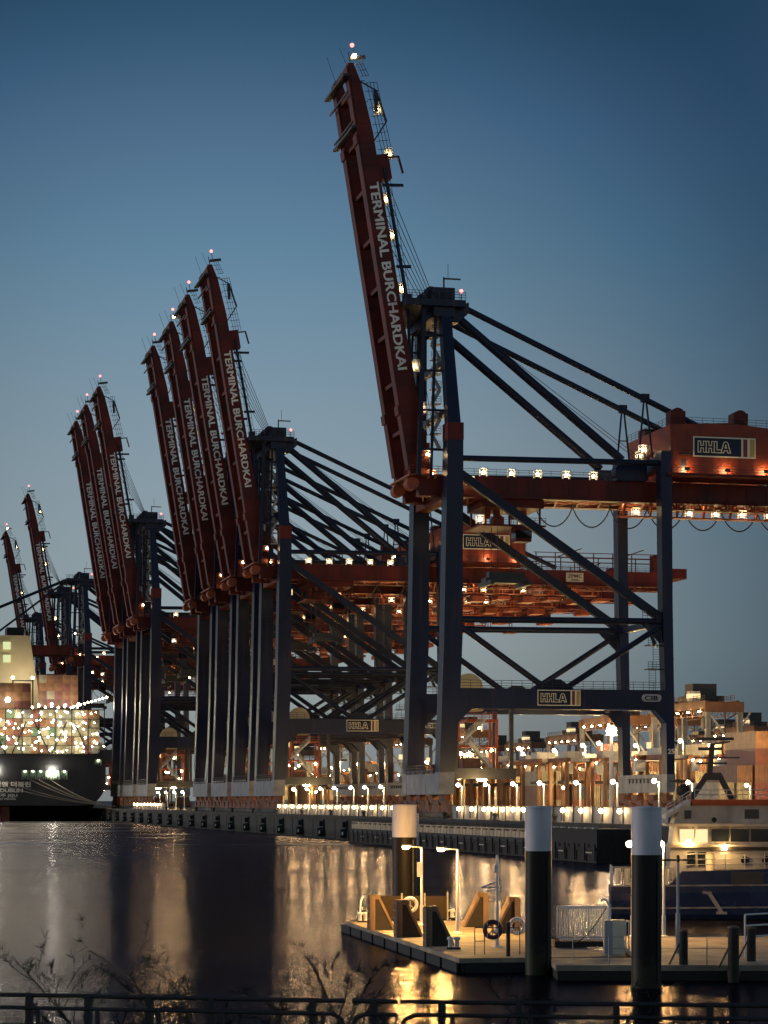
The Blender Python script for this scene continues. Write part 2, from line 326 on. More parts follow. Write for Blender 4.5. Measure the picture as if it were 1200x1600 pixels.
def sign(parent, x0, z0, wd, ht, y):
    """framed board: outlined letters on navy, then a red and a gold stripe"""
    f = .05*wd*.4
    b = MB().box(x0,x0+wd,y-.06,y,z0,z0+ht).box(x0+f,x0+wd*.765,y-.10,y-.061,z0+f,z0+ht-f,1)
    b.box(x0+wd*.80,x0+wd*.865,y-.10,y-.061,z0+f,z0+ht-f,2).box(x0+wd*.905,x0+wd-f,y-.10,y-.061,z0+f,z0+ht-f,3)
    s = b.build('sign_board', ['cream', 'navyd', 'signred', 'gold'], parent)
    h = ht*.54; bz = z0+ht*.23; x = x0+wd*.075; th = .042*ht
    b = MB()
    for ch in 'HHLA':
        for lp in HL[ch]:
            pts = [Vector((x+u*h*.92, y-.115, bz+v*h)) for u, v in lp]
            for p, q in zip(pts, pts[1:]+pts[:1]):
                d = (q-p).normalized()*th*.45
                b.bar(p-d, q+d, th, .03, up=(0,1,0))
        x += h*.92*(.86 if ch == 'H' else .70)
    b.build('lettering', 'cream', s); return s
def make_crane():
    c = thing('container_crane', '', 'crane', TW(0,0,QZ), A, 'container cranes along the quay')
    # legs
    def leg(sec, base, cap=None):
        lb_ = MB().loft(sec)
        for z in (9.6, 17.0, 22.5, 28.0, 33.5, 39.0, 44.5):
            for (za, a0, a1, c0, c1), (zb, b0, b1, d0, d1) in zip(sec, sec[1:]):
                if za <= z < zb:
                    f = (z-za)/(zb-za); u0 = a0+(b0-a0)*f; u1 = a1+(b1-a1)*f
                    lb_.box(u0-.035, u1+.035, c0-.035, c1+.035, z, z+.14)
        o = lb_.build('leg', 'navy', c)
        if base: MB().loft(base).build('leg_foot', 'grey', o)
        if cap: MB().box(*cap).build('leg_cap', 'red', o)
    for y0, y1 in ((0, 2.7), (18.8, 21.5)):
        leg([(6.4,-1.2,.98,y0,y1),(13.2,-.95,1.56,y0,y1),(25,-.55,2.1,y0,y1),(49,-.09,2.21,y0,y1),(52.5,-.02,2.21,y0,y1)],
            [(3.3,-1.3,.85,y0+.02,y1-.02),(6.4,-1.23,.96,y0+.02,y1-.02)], (-.06,2.26,y0-.04,y1+.04,52.5,54.9))
    for y0, y1 in ((.1, 2.2), (18.9, 21.0)):
        leg([(6.2,32.15,33.3,y0,y1),(15,32.0,33.25,y0,y1),(30,31.5,33.0,y0,y1),(52,31.25,32.85,y0,y1)], [(3.6,32.1,33.36,y0-.04,y1+.04),(6.2,32.1,33.36,y0-.04,y1+.04)])
    # sill beams and bogies
    MB().box(-1.25,.8,2.7,18.8,3.3,6.2).build('sill_beam', 'grey', c)
    b = MB().rail((-1.3,2.8,6.25),(-1.3,18.7,6.25),1.2,1.4,.06)
    for k in range(6): b.box(-1.35,-1.2,3.2+k*2.6,5.2+k*2.6,6.3,6.75)
    b.build('sill_railing', 'dark', c)
    b = MB().box(32.15,33.3,2.2,18.9,3.6,6.2); b.build('sill_beam', 'grey', c)
    b = MB().bar((32.1,4,5.6),(32.1,17,5.6),.12)
    for k in range(8): b.bar((32.05,4.6+k*1.6,5.6),(32.05,4.6+k*1.6,5.0),.16)
    b.build('cable_bracket', 'dark', c)
    def bogie(x, y):
        b = MB()
        b.prism([(-.5,3.3),(.5,3.3),(.42,2.4),(-.42,2.4)], -1.2, 1.2)
        for dy in (-2.1, 2.1):
            b.add([(-.4,dy-.5,2.5),(.4,dy-.5,2.5),(.4,dy+.5,2.5),(-.4,dy+.5,2.5),(-.45,dy-1.6,1.1),(.45,dy-1.6,1.1),(.45,dy+1.6,1.1),(-.45,dy+1.6,1.1)],
                  [(0,1,2,3),(7,6,5,4),(0,4,5,1),(1,5,6,2),(2,6,7,3),(3,7,4,0)])
            for e in (-1, 1): b.box(-.5,.5,dy+e*1.0-.75,dy+e*1.0+.75,.55,1.2)
        b.bar((0,-2.9,2.3),(0,2.9,2.3),.5,.5)
        o = b.build('bogie', 'rust', c, (x, y, 0))
        for k in range(8):
            yy = -3.4 + k*.97
            MB().tube((-.62,yy,.45),(.62,yy,.45),.42,n=10).build('wheel', 'dark', o)
    for x in (-.2, 32.7):
        for y in (1.6, 7.2, 14.2, 19.9): bogie(x, y)
    # portal, top, middle beams, braces
    for y0, y1, nm in ((.05, 2.1, 0), (18.85, 20.9, 1)):
        b = MB().box(1.2,32.2,y0,y1,15.25,18.1)
        b.prism([(1.2,15.3),(1.2,13.0),(3.6,15.3)], y0+.1, y1-.1).prism([(32.2,15.3),(32.2,13.2),(30.3,15.3)], y0+.1, y1-.1)
        o = b.build('portal_beam', 'navy', c)
        MB().rail((1.8,y0+.1,18.1),(31.6,y0+.1,18.1),1.1,1.5,.035).build('railing', 'dark', o)
        if nm == 0:
            sign(o, 12.95, 15.75, 6.3, 2.2, y0-.003)
            b = MB()
            for a0, a1, rr in ((60, 300, .58),): pass
            b.box(28.85,30.75,y0-.05,y0-.004,16.45,17.5).tube((28.85,y0-.05,16.975),(28.85,y0-.004,16.975),.525,n=20).tube((30.75,y0-.05,16.975),(30.75,y0-.004,16.975),.525,n=20)
            b.build('emblem', 'lgrey', o)
            text('CIB', 'emblem_lettering', 'navyd', o, face_front(28.75, y0-.075, 16.64), 2.0, .92, .03)
            t = text('25', 'number', 'white', c, face_front(32.25, .02, 9.1), .95, .98, .03)
            for xx in (9.5, 23.5):
                l = MB().box(xx-.25,xx+.25,y0+.6,y0+1.2,14.9,15.248).build('underside_lamp', 'dark', o)
        MB().tube((2.2,y0+1,50.1),(31.6,y0+1,50.4),.42,n=12).build('top_beam', 'navyd', c)
        MB().tube((1.6,y0+1,27.7),(31.6,y0+1,27.9),.46,n=12).build('cross_tube', 'navyd', c)
        MB().bar((1.6,y0+1,48.2),(31.8,y0+1,28.2),.95,1.15).build('diagonal_brace', 'navyd', c)
        MB().tube((1.7,y0+1,27.0),(14.8,y0+1,18.0),.42,n=10).build('lower_brace', 'navyd', c)
        MB().tube((31.8,y0+1,27.4),(17.0,y0+1,18.0),.42,n=10).build('lower_brace', 'navyd', c)
        b = MB().prism([(28.8,27.4),(31.5,27.4),(31.5,24.8)], y0+.7, y0+1.3).prism([(12.6,18.1),(18.6,18.1),(16.6,19.5),(15.2,19.5)], y0+.7, y0+1.3)
        b.build('gusset', 'navyd', c)
    for z, hh in ((15.6, 2.2), (27.5, .9)):
        MB().box(32.0,32.9,2.2,18.9,z,z+hh).build('tie_beam', 'navy', c)
        MB().box(.1,2.1,2.7,18.8,44.6,46.0).build('hinge_beam', 'orange', c)
    MB().box(31.3,32.7,2.2,18.9,49.6,51.6).build('tie_beam', 'navy', c)
    # girders with walkway lamps
    for y0 in (4.7, 12.7):
        b = MB().box(-3,81,y0,y0+1.5,45.5,48.2)
        for k in range(28): b.box(-2+k*3,-1.9+k*3,y0-.06,y0-.001,45.5,48.2)
        b.box(-3,81,y0-.25,y0+1.7,45.2,45.498)
        o = b.build('girder', 'red', c)
        MB().rail((3.5,y0+.1,48.2),(31,y0+.1,48.2),1.05,1.6,.03).rail((50,y0+.1,48.2),(80,y0+.1,48.2),1.05,1.6,.03).build('railing', 'dark', o)
    b = MB()
    for x in (9, 21, 38, 54, 70, 80): b.box(x,x+.7,6.2,12.7,46.2,47.8)
    b.build('girder_tie', 'orange', c)
    b = MB()
    for k in range(24): b.bar((-2+k*3.3,6.2,45.35),(-.35+k*3.3,12.7,45.35),.22).bar((-.35+k*3.3,12.7,45.35),(1.3+k*3.3,6.2,45.35),.22)
    b.build('girder_lattice', 'orange', c)
    b = MB().box(34,79,2.6,3.7,44.0,44.12).rail((34,2.6,44.1),(79,2.6,44.1),1.05,1.6,.04).rail((34,3.7,44.1),(79,3.7,44.1),1.05,1.6,.04)
    for k in range(12): b.bar((34.5+k*4,3.2,44.1),(34.5+k*4,4.8,45.6),.14).bar((34.5+k*4,2.7,44.1),(34.5+k*4,2.7,45.6),.1).bar((34.5+k*4,2.7,45.6),(34.5+k*4,4.8,45.6),.1)
    b.build('side_catwalk', 'redd', c)
    b = MB()
    for k in range(7): b.box(40+k*5.2,42.6+k*5.2,7.0,11.5,41.9+.5*(k%2),43.0).bar((40.6+k*5.2,8,43),(40.6+k*5.2,8,45.3),.16).bar((42+k*5.2,10.5,43),(42+k*5.2,10.5,45.3),.16)
    b.build('maintenance_platform', 'orange', c)
    for x in (6.6, 10.7, 14.6, 18.8, 22.9): cage(c, x, 5.2, 48.25)
    b = MB().box(27.5,66,7.0,8.6,43.4,43.6)
    for k in range(10): b.bar((28+k*4.1,7.1,43.5),(28+k*4.1,6.0,45.3),.28).bar((28+k*4.1,7.1,43.5),(28+k*4.1,7.1,45.3),.2)
    b.rail((27.5,7.0,43.6),(66,7.0,43.6),1.0,1.6,.035); wk = b.build('under_walkway', 'orange', c)
    for k in range(6): cage(c, 30.2+k*4.1, 7.7, 43.65)
    for x in (13.5, 18.5, 23.5, 28.5, 40, 47, 54, 61): MB().box(x-.4,x+.4,6.35,6.6,45.25,45.55).build('girder_lamp', 'lw', c)  # added inside the girders to light the far girder's inner face
    # festoon loops
    for k in range(9):
        x = 15.4 + k*5.7; pts = [(x+5.7*i/12, 9.3, 44.9-2.9*(1-((i-6)/6)**2)**.8) for i in range(13)]
        MB().path(pts, .10, 5).box(x-.15,x+.15,9.1,9.5,44.7,45.3).build('cable_loop', 'black', c)
    MB().box(12,72,9.1,9.5,45.3,45.5).build('festoon_rail', 'orange', c)
    # trolley and operator cab
    b = MB().box(6.5,15.5,5.2,13.6,44.0,45.15)
    for x in (7, 10.5, 15):
        for y in (5.6, 13.2): b.bar((x,y,44.2),(x,y,41.6),.25)
    for x in (8.2, 9.6, 12.2, 13.6): b.box(x-.35,x+.35,8.5,9.6,42.8,44)
    b.box(6.2,15.8,5.2,13.6,41.35,41.6); b.rail((6.2,5.2,41.6),(15.8,5.2,41.6),1.0,1.5,.035)
    tr = b.build('trolley', 'redd', c)
    MB().box(11.3,13.6,5.0,7.2,39.2,41.3).build('operator_cab', 'redd', tr)
    MB().box(11.25,13.65,4.96,7.24,39.7,40.8).build('cab_window', 'glass', tr)
    b = MB()
    for x in (8.4, 9.3, 12.5, 13.4):
        for y in (7.4, 11.4): b.tube((x,y,43),(x,y,34.5),.05,n=4)
    b.build('hoist_cable', 'black', tr)
    b = MB().box(7.8,14.2,8.2,10.6,33.6,34.3).box(8.4,13.6,8.6,10.2,34.3,35.2)
    for x in (8.2, 13.8): b.box(x-.3,x+.3,6.2,12.6,33.2,33.8)
    b.build('spreader', 'dark', tr)
    cage(c, 6.2, 5.6, 41.65); cage(c, 12.5, 5.8, 41.65); cage(c, 2.9, 5.6, 42.2)
    # machinery house
    b = MB(); b.add([(32.8,.5,48.9),(49,.5,48.9),(49,18.5,48.9),(32.8,18.5,48.9),(32.8,.5,55.9),(41.5,.5,56.4),(49,.5,55.7),(32.8,18.5,55.9),(41.5,18.5,56.4),(49,18.5,55.7)],
        [(3,2,1,0),(0,1,6,5,4),(3,7,8,9,2),(0,4,7,3),(1,2,9,6),(4,5,8,7),(5,6,9,8)])
    b.box(32.2,49.6,-.6,19.2,48.55,48.898,1)
    for k in range(9): b.box(33.2+k*2,33.26+k*2,.47,.499,48.9,55.8)
    h = b.build('machinery_house', ['housered', 'redd'], c)
    b = MB().rail((32.8,.5,55.9),(49,.5,55.8),1.1,1.6,.03).rail((32.8,.5,55.9),(32.8,18.5,55.9),1.1,1.6,.03).rail((32.2,-.6,48.9),(49.6,-.6,48.9),1.1,1.5,.03); b.build('railing', 'dark', h)
    for x in (34.1, 43.6): MB().box(x-1.1,x+1.1,.8,2.9,56.0,57.9).tube((x,.9,57.3),(x,2.8,57.3),1.08,n=14).build('roof_vent', 'redd', h)
    MB().box(34.2,36.4,15,18,56.0,57.6).build('roof_vent', 'redd', h)
    sign(h, 36.2, 51.4, 9.5, 2.9, .46)
    for x in (35.0, 41.1, 47.0):
        l = MB().box(x-.35,x+.35,-.45,-.25,49.3,49.75).bar((x,-.4,48.9),(x,-.4,49.4),.1).build('wall_lamp', 'dark', h)
        MB().box(x-.3,x+.3,-.24,-.16,49.34,49.72).build('lens', 'lw', l)
    b = MB().box(34.4,35.2,.45,.499,49,51).box(34.1,36,.0,.499,51.6,51.75); b.build('door', 'dark', h)
    # stairs down from the house side
    b = MB()
    for e in (0, 1.0): b.bar((31.2,17-e*.02,49.0+0*e),(31.2,3,52.2),.12,.35)
    for k in range(15): b.box(30.6,31.8,17-k*.95,17.3-k*.95,49.0+k*.22,49.06+k*.22)
    b.rail((30.7,17,49.0),(30.7,3,52.2),1.0,1.5,.035); b.build('stair', 'lgrey', c)
    cage(c, 30.0, 4.2, 52.2); cage(c, 31.2, 9, 52.0)
    # rear end: gantry rails above the girder
    b = MB()
    for y in (5, 14): b.bar((52,y,50.8),(80.5,y,50.8),.2); b.bar((52,y,51.7),(80.5,y,51.7),.14)
    for k in range(8):
        for y in (5, 14): b.bar((52.5+k*4,y,48.2),(52.5+k*4,y,51.7),.18)
    b.bar((70,5,50.9),(75,5,52.6),.2).bar((57,5,50.9),(62,5,52.6),.2).box(77,79,4.8,7,48.2,51.6).box(79,84,4.5,14.5,47,49)
    b.build('rear_frame', 'redd', c)
    pl = MB().box(58.6,62.2,4.55,4.64,45.9,47.7).build('maker_plate', 'plate', c)
    text('ZPMC', 'plate_lettering', 'dark', pl, face_front(58.9,4.53,46.75), 3.0, .95, .02)
    text('2006', 'plate_lettering', 'dark', pl, face_front(59.6,4.53,46.1), 1.6, .55, .02)
    # A-frame
    for ya, yb in ((1.2, 3.2), (20.2, 16.4)):
        MB().loft([(54.9,.1,1.9,ya-1,ya+1),(71.5,-.4,1.0,yb-.8,yb+.8)]).build('mast', 'navy', c)
        b = MB().bar((-3.4,yb,47.8),(-2.6,yb,71.5),.55,.7).bar((-1.6,yb,47.8),(-.9,yb,71.5),.35)
        b.build('front_post', 'navyd', c)
        b = MB()
        for z in (51.5, 57, 62.5, 67.5): b.bar((-3.2,yb,z),(.8,yb,z),.3)
        b.build('post_tie', 'navyd', c)
    for z in (56.5, 63.5): MB().box(.2,1.1,3,17,z,z+.7).build('mast_tie', 'navy', c)
    # lit ladder between the masts
    b = MB()
    for k in range(9):
        z = 52+k*2.1; b.box(-.9+.02*k,.5,5.6,7.2,z,z+.12).rail((-.9,5.6,z+.1),(.5,5.6,z+.1),1.0,.7,.04); b.bar((-.8 if k%2 else .4,5.9,z),(.4 if k%2 else -.8,5.9,z+2.1),.1,.5)
    b.build('stair_tower', 'lgrey', c)
    cage(c, -1.7, 4.6, 50.4); cage(c, -1.2, 4.2, 47.6); cage(c, -2.6, 5.0, 54.4); cage(c, 4.2, 3.6, 46.8)
    # hinge machinery
    b = MB().box(-4.6,.6,3.6,15.4,47.9,48.15).rail((-4.6,3.6,48.15),(.6,3.6,48.15),1.1,1.1,.04)
    for y in (5.4, 13.4): b.tube((-3.9,y-1,46.9),(-3.9,y+1,46.9),.9,n=14).tube((-2.2,y-.7,49.5),(-2.2,y+.7,49.5),1.0,n=14).box(-3.2,-.6,y-.9,y+.9,48.2,49.0)
    b.build('hinge_platform', 'orange', c)
    ap = MB().box(-5.6,3.0,1.5,18,71.3,72.2).box(-1.4,1.6,2.2,17.2,70.0,74.0).prism([(1.0,71.3),(3.9,72.3),(3.9,70.8),(2.4,69.4),(1.0,69.4)],3.2,5.2).prism([(1.0,71.3),(3.9,72.3),(3.9,70.8),(2.4,69.4),(1.0,69.4)],14,16)
    for y in (5, 9.5, 14): ap.tube((-1.2,y-.5,73.6),(-1.2,y+.5,73.6),1.0,n=14)
    ap = ap.build('apex_platform', 'navy', c)
    MB().rail((-5.6,1.6,72.2),(3,1.6,72.2),1.1,1.0,.04).build('apex_railing', 'dark', ap)
    MB().rail((-5.6,18,72.2),(3,18,72.2),1.1,1.0,.04).build('apex_railing', 'dark', ap)
    MB().bar((.2,3,73.9),(.2,3,75.6),.2).bar((.2,3,75.4),(2.6,3,75.4),.2).tube((.8,3,75.4),(.8,3,77.5),.04,n=4).build('apex_davit', 'dark', ap)
    l = MB().tube((2.4,1.8,72.2),(2.4,1.8,73.2),.07,n=6).build('beacon_stem', 'dark', ap); MB().ball((2.4,1.8,73.5),.28,10).build('beacon', 'lr', l)
    for y in (4.7, 14.3):
        MB().tube((3.2,y,72.0),(56.5,y,48.4+ .2),.42,n=10).build('backstay', 'navyd', c)
        MB().tube((1.6,y,71.2),(27.0,y,51.2),.62,n=12).build('strut', 'navyd', c)
        b = MB().bar((30.4,y,60.6),(29.4,y,50.0),.22).bar((30.6,y,60.6),(31.8,y,50.0),.22).bar((30.0,y,55.5),(31.2,y,55.5),.16).box(29.9,31.1,y-.3,y+.3,59.6,60.8)
        b.build('stay_hanger', 'navyd', c)
        b = MB().box(26.0,30.5,y-.9,y+1.1,48.2,51.0)
        b.tube((27,y-1,49.4),(27,y+1.1,49.4),1.3,n=14); b.build('strut_foot', 'navy', c)
    b = MB()
    for y in (7, 8.4): b.tube((2.4,y,71.6),(30.5,y,52.0),.045,n=4)
    b.build('pendant_rope', 'black', c)
    # cable reel, hanging lashing platform, service stair at rear leg
    MB().tube((5.4,8.6,18.5),(5.4,9.5,18.5),2.1,n=28).tube((5.4,9.5,18.5),(5.4,9.9,18.5),.7,n=16).bar((5.4,9.7,15.5),(5.4,9.7,18.5),.5).box(3.6,7.2,7.5,10.5,15.2,15.6).build('cable_reel', 'funnel', c)
    b = MB().box(1.4,10.6,2.6,12,5.5,6.7)
    b.box(1.2,10.8,2.4,2.6,6.7,7.0)
    for x in (1.9, 10.0):
        for y in (3, 11.5): b.bar((x,y,6.7),(x,y,15.3),.55)
    lp = b.build('lashing_platform', 'dark', c)
    b = MB().box(3.2,5.8,4,6.4,6.7,8.4); b.build('gear_locker', 'rust', lp)
    b = MB()
    for e in (0, 1.1): b.bar((3.0,4+e,10.5),(6.6,4+e,14.0),.14,.3).bar((7.4,4+e,7.0),(4.4,4+e,10.6),.14,.3)
    for k in range(10): b.box(3.0+k*.36,3.25+k*.36,4,5.1,10.5+k*.35,10.56+k*.35).box(7.3-k*.3,7.55-k*.3,4,5.1,7.0+k*.36,7.06+k*.36)
    b.rail((3.0,4,10.5),(6.6,4,14.0),1.0,.8,.045).rail((7.4,4,7.0),(4.4,4,10.6),1.0,.8,.045); b.build('platform_stair', 'lgrey', lp)
    b = MB().box(2.8,9.2,6,10,10.0,10.3).box(4.4,8.8,6,9.5,13.6,14.0)
    for x in (3.2, 8.8): b.bar((x,6.2,6.7),(x,6.2,14),.35); b.bar((x,9.6,6.7),(x,9.6,14),.35)
    b.rail((4.4,6,14.0),(8.8,6,14),.9,1.1,.05); b.build('platform_tower', 'orange', lp)
    l = MB().box(5.2,6.4,3,3.6,5.25,5.498).build('platform_lamp', 'lw', lp)
    cage(c, 6.6, 7.8, 12.3); cage(c, 2.2, 5.0, 12.8)
    for x, z in ((5.0, 9.2), (7.6, 7.6), (8.3, 9.6)): MB().ball((x, 7, z), .2, 8).build('work_lamp', 'lw', lp)
    b = MB()
    for z in (21.0, 24.4): b.box(29.4,31.6,.3,1.9,z,z+.15)
    b.rail((28.6,.4,28.3),(31.4,.4,28.3),1.1,.7,.035).bar((29.0,.8,28.2),(30.6,.8,24.6),.12,.5)
    for x in (29.6, 30.6):
        b.bar((x,.5,18.1),(x,.5,21),.06); b.bar((x+.6,.5,21),(x+.6,.5,24.4),.06)
    for k in range(9): b.bar((29.6,.5,18.4+k*.35),(30.6,.5,18.4+k*.35),.04); b.bar((30.2,.5,21.4+k*.35),(31.2,.5,21.4+k*.35),.04)
    b.rail((29.4,.3,24.5),(31.2,.3,24.5),1.0,.6,.035).rail((29.4,.3,21.1),(31.2,.3,21.1),1.0,.6,.035); b.build('service_ladder', 'dark', c)
    # ---- boom, modelled lowered (tip at -x), hinge at the object's origin
    b = MB()
    for y in (4.7, 12.9):
        b.prism([(0,-.1),(-57.4,0),(-57.4,.8),(-54.5,1.5),(-47.5,2.1),(-40,2.15),(-22,2.35),(-6,2.8),(0,2.9)], y, y+1.5)
        b.box(-57,-.5,y-.22,y+1.7,-.32,-.12)
        for k in range(19): b.box(-2.6-k*2.9,-2.5-k*2.9,y-.05,y-.001,.0,2.0)
        b.box(-9.5,-8.2,y-.3,y+1.8,-.55,-.33).box(-47.5,-46.2,y-.3,y+1.8,-.5,-.33)
    for k in range(8): b.box(-6.5-k*6.8,-6-k*6.8,6.2,12.9,.2,1.3)
    b.box(-57.4,-56.4,6.2,12.9,.1,.8)
    bm = b.build('boom', 'red', c, (-4.1, 0, 48.4))
    text('TERMINAL BURCHARDKAI', 'boom_lettering', 'letter', bm, face_front(-40.6, 4.62, .42), 26.2, 1.85, 0, .015, .07)
    b = MB()
    for x in (-55.4, -53.2, -49): b.bar((x,3.6,-.9),(x,15.4,-.9),.22)
    b.box(-55.6,-55.3,3.2,15.8,-1.3,-.4).box(-48.4,-48.1,3.2,15.8,-1.2,-.4); b.build('tip_platform', 'dark', bm)
    b = MB().bar((-55,5.4,1.4),(-53.5,5.4,3.6),.16).bar((-53.5,5.4,3.6),(-49,5.4,4.4),.3).bar((-49,5.4,4.4),(-46.5,5.4,2.2),.2).bar((-53.5,5.4,3.5),(-50.5,5.4,3.2),.45).rail((-54.5,5.0,1.9),(-44,5.0,2.6),1.9,1.2,.045,4)
    b.bar((-58.2,5.4,.6),(-58.2,5.4,2.8),.45).bar((-58.9,4.9,.4),(-57.2,4.9,.4),.14).rail((-58,5,.8),(-55.5,5,1.6),1.2,.8,.04)
    b.build('tip_frame', 'dark', bm)
    for ax, ay, ln in ((-57.2,6,2.8),(-57.2,13.6,3.8)): MB().tube((ax,ay,.2),(ax-ln,ay,-.5),.035,n=4).build('antenna', 'dark', bm)
    b = MB().rail((-43,5.6,2.2),(-5,5.6,2.9),1.5,1.4,.04,3)
    for k in range(26): b.bar((-43+k*1.45,5.6,2.2),(-43+k*1.45,6.6,2.3),.05)
    b.box(-43,-5,5.5,6.7,2.3,2.36); b.build('boom_walkway', 'dark', bm)
    b = MB().box(-44.5,-41.0,5.0,7.0,2.1,3.9).bar((-44,5.2,3.8),(-44,5.2,5.4),.22).bar((-44,5.2,5.3),(-41.6,5.2,5.6),.26); b.build('boom_davit', 'redd', bm)
    for x, z in ((-51.0, 3.0), (-44.6, 3.6), (-43.0, 2.3), (-38.4, 2.3), (-33.3, 2.4), (-25.8, 2.5), (-14.8, 2.7), (-8.8, 2.8)):
        q = MB()
        for dz in (0, 1.1): q.bar((x-.8,5.3,z+dz),(x+.8,5.3,z+dz),.1)
        for dx in (-.8, 0, .8): q.bar((x+dx,5.3,z),(x+dx,5.3,z+1.1),.1)
        q.box(x-.8,x+.8,5.9,6.0,z,z+1.1); q = q.build('lamp_niche', 'white', bm); MB().ball((x,5.6,z+.5),.15,8).build('bulb', 'lc', q)
    for k in range(10): MB().box(-6-k*5.0-.18,-6-k*5.0+.18,6.25,6.45,-.2,.25).build('deck_lamp', 'lwin', bm)
    st = MB().tube((-58.2,5.4,1.2),(-59.6,5.4,1.2),.07,n=6).build('beacon_stem', 'dark', bm); MB().ball((-60.0,5.4,1.2),.30,10).build('beacon', 'lr', st)
    l = MB().box(-58.5,-58.2,4.6,5.6,.9,1.4).build('tip_lamp', 'lc', bm)
    bm.rotation_euler = (0, R(80.9), 0)
    # links and ropes for the raised boom
    for y in (5.0, 13.6):
        b = MB().tube((-7.9,y,91.0),(-4.6,y,72.6),.26,n=8).tube((-4.6,y,72.6),(-3.4,y,51),.22,n=8)
        for z in (88.5, 77.2): b.bar((-8.6 + (91-z)*.18,y,z),(-5.4+(91-z)*.10,y,z+.1),.3,.4)
        b.box(-5.2,-4.0,y-.5,y+.5,71.6,73.4); b.build('folded_forestay', 'navyd', c)
    for k in range(6): MB().tube((-8.2-.06*k,6+k*1.2,91.5-k*.9),(-1.2+.18*k,5+k*1.7,74.2),.055,n=5).build('boom_rope', 'black', c)
    return c, bm
c1, boom1 = make_crane()
CR = [(0, 1.0, 'nearest and largest blue crane with raised red boom and number 25 on its rear leg'),
      (124, 1.0, 'rightmost and nearest of the four raised-boom cranes in the middle cluster'),
      (151, 1.0, 'second from right of the four raised-boom cranes in the middle cluster'),
      (178, 1.0, 'third from right of the four raised-boom cranes in the middle cluster'),
      (205, 1.0, 'leftmost and shortest-looking of the four raised-boom cranes in the middle cluster'),
      (307, 1.082, 'rightmost and tallest-looking of the three raised-boom cranes beside the ship stern'),
      (338, 1.085, 'middle one of the three raised-boom cranes beside the ship stern'),
      (369, 1.088, 'leftmost of the three raised-boom cranes beside the ship stern'),
      (480, 1.085, 'crane with its boom lowered over the container ship'),
      (543, 1.098, 'lone far crane with raised boom behind the lowered boom, right of the leftmost crane'),
      (657, 1.09, 'farthest crane with raised boom at the left edge of the photo')]
cranes = []
for i, (t, k, lab) in enumerate(CR):
    c = c1 if i == 0 else copy_tree(c1)
    c.location = TW(0, t, QZ); c.scale = (k, k, k); c['label'] = lab; cranes.append(c)
for c in cranes[1:]:
    for ch in list(c.children):            # only the nearest crane carries that number
        if ch.name.startswith('number'): bpy.data.objects.remove(ch)
lrng = random.Random(11)
for i, c in enumerate(cranes):
    if i and i != 8:
        for ch in c.children:
            if ch.name.split('.')[0] == 'boom': ch.rotation_euler = (0, R(80.9 + lrng.uniform(-.35, .35)), 0)
    if i in (0, 3): continue
    for ch in list(c.children):
        n_ = ch.name.split('.')[0]
        if n_ == 'boom':
            for q in list(ch.children):
                m_ = q.name.split('.')[0]
                if m_ in ('lamp_niche', 'tip_lamp') and (i < 8 or lrng.random() < .6):
                    for r_ in list(q.children): bpy.data.objects.remove(r_)
                    bpy.data.objects.remove(q)
        elif n_ == 'lamp_cage' and lrng.random() < .25:
            for r_ in list(ch.children): bpy.data.objects.remove(r_)
            bpy.data.objects.remove(ch)
for ch in list(c1.children):
    if ch.name.startswith('maintenance_platform'): bpy.data.objects.remove(ch)
def kids(o, nm): return [ch for ch in o.children if ch.name.split('.')[0] == nm]
g4 = cranes[8]
for ch in kids(g4, 'boom'): ch.rotation_euler = (0, 0, 0)
for nm in ('folded_forestay', 'boom_rope'):
    for ch in kids(g4, nm): bpy.data.objects.remove(ch)
for y in (5.0, 13.6):
    MB().tube((-4.6,y,72.2),(-32,y,51),.26,n=8).build('forestay', 'navyd', g4)
    MB().tube((-4.6,y,72.4),(-56,y,50.2),.26,n=8).build('forestay', 'navyd', g4)
#@@REST
# ------------------------------------------------------------------ quay edge: barrier panels and lamps
LT = [105.0,98.9,92.6,86.4,80.4,73.6,67.4,61.1,54.9,48.7,42.4,36.2,30.1,23.2,16.8,-19.8,-26.0,-31.8,-36.1,-40.0,-44.4,-48.7,-63.8,-70.2,-76.9,-82.9,-88.8]
LT2 = [315,308,301,294,287,280,273,266]
ba = thing('barrier_wall', 'low pale panelled wall lit by the row of lamps on the quay edge', 'wall', TW(-3.3,0,QZ), A)
b = MB()
for (a0, a1) in ((16, 108), (-62, -14), (-96, -62.6), (258, 322)): b.box(0,.25,a0,a1,.08,1.75)
b.build('panel', 'wall', ba)
b = MB()
for (a0, a1) in ((16, 108), (-62, -14), (-96, -62.6), (258, 322)):
    n = int((a1-a0)/3.1)
    for k in range(n+1): b.box(-.12,.002,a0+(a1-a0)*k/n-.13,a0+(a1-a0)*k/n+.13,.09,1.85)
    b.box(-.06,.3,a0,a1,1.751,1.83)
b.build('panel_post', 'dark', ba)
def quay_lamp():
    t = thing('quay_lamp', '', 'lamp', (0,0,0), A, 'lamps in a row along the quay wall')
    MB().tube((0,0,.08),(0,0,1.15),.07,n=6).box(-.2,.2,-.2,.2,.08,.2).build('lamp_post', 'lgrey', t)
    MB().ball((0,0,1.4),.25,8).build('bulb', 'lq', t)
    return t
q0 = quay_lamp()
for i, tt in enumerate(LT + LT2):
    q = q0 if i == 0 else copy_tree(q0); q.location = TW(-3.85, tt, QZ)
    if i < 15: q['label'] = nth(i) + ' low quay lamp from the left, left of the nearest crane'
    elif i < 27: q['label'] = nth(i-15) + ' low quay lamp right of the nearest crane leg, above the long pontoon'
    else: q['label'] = nth(i-27) + ' low quay lamp in the short row right of the three far cranes'
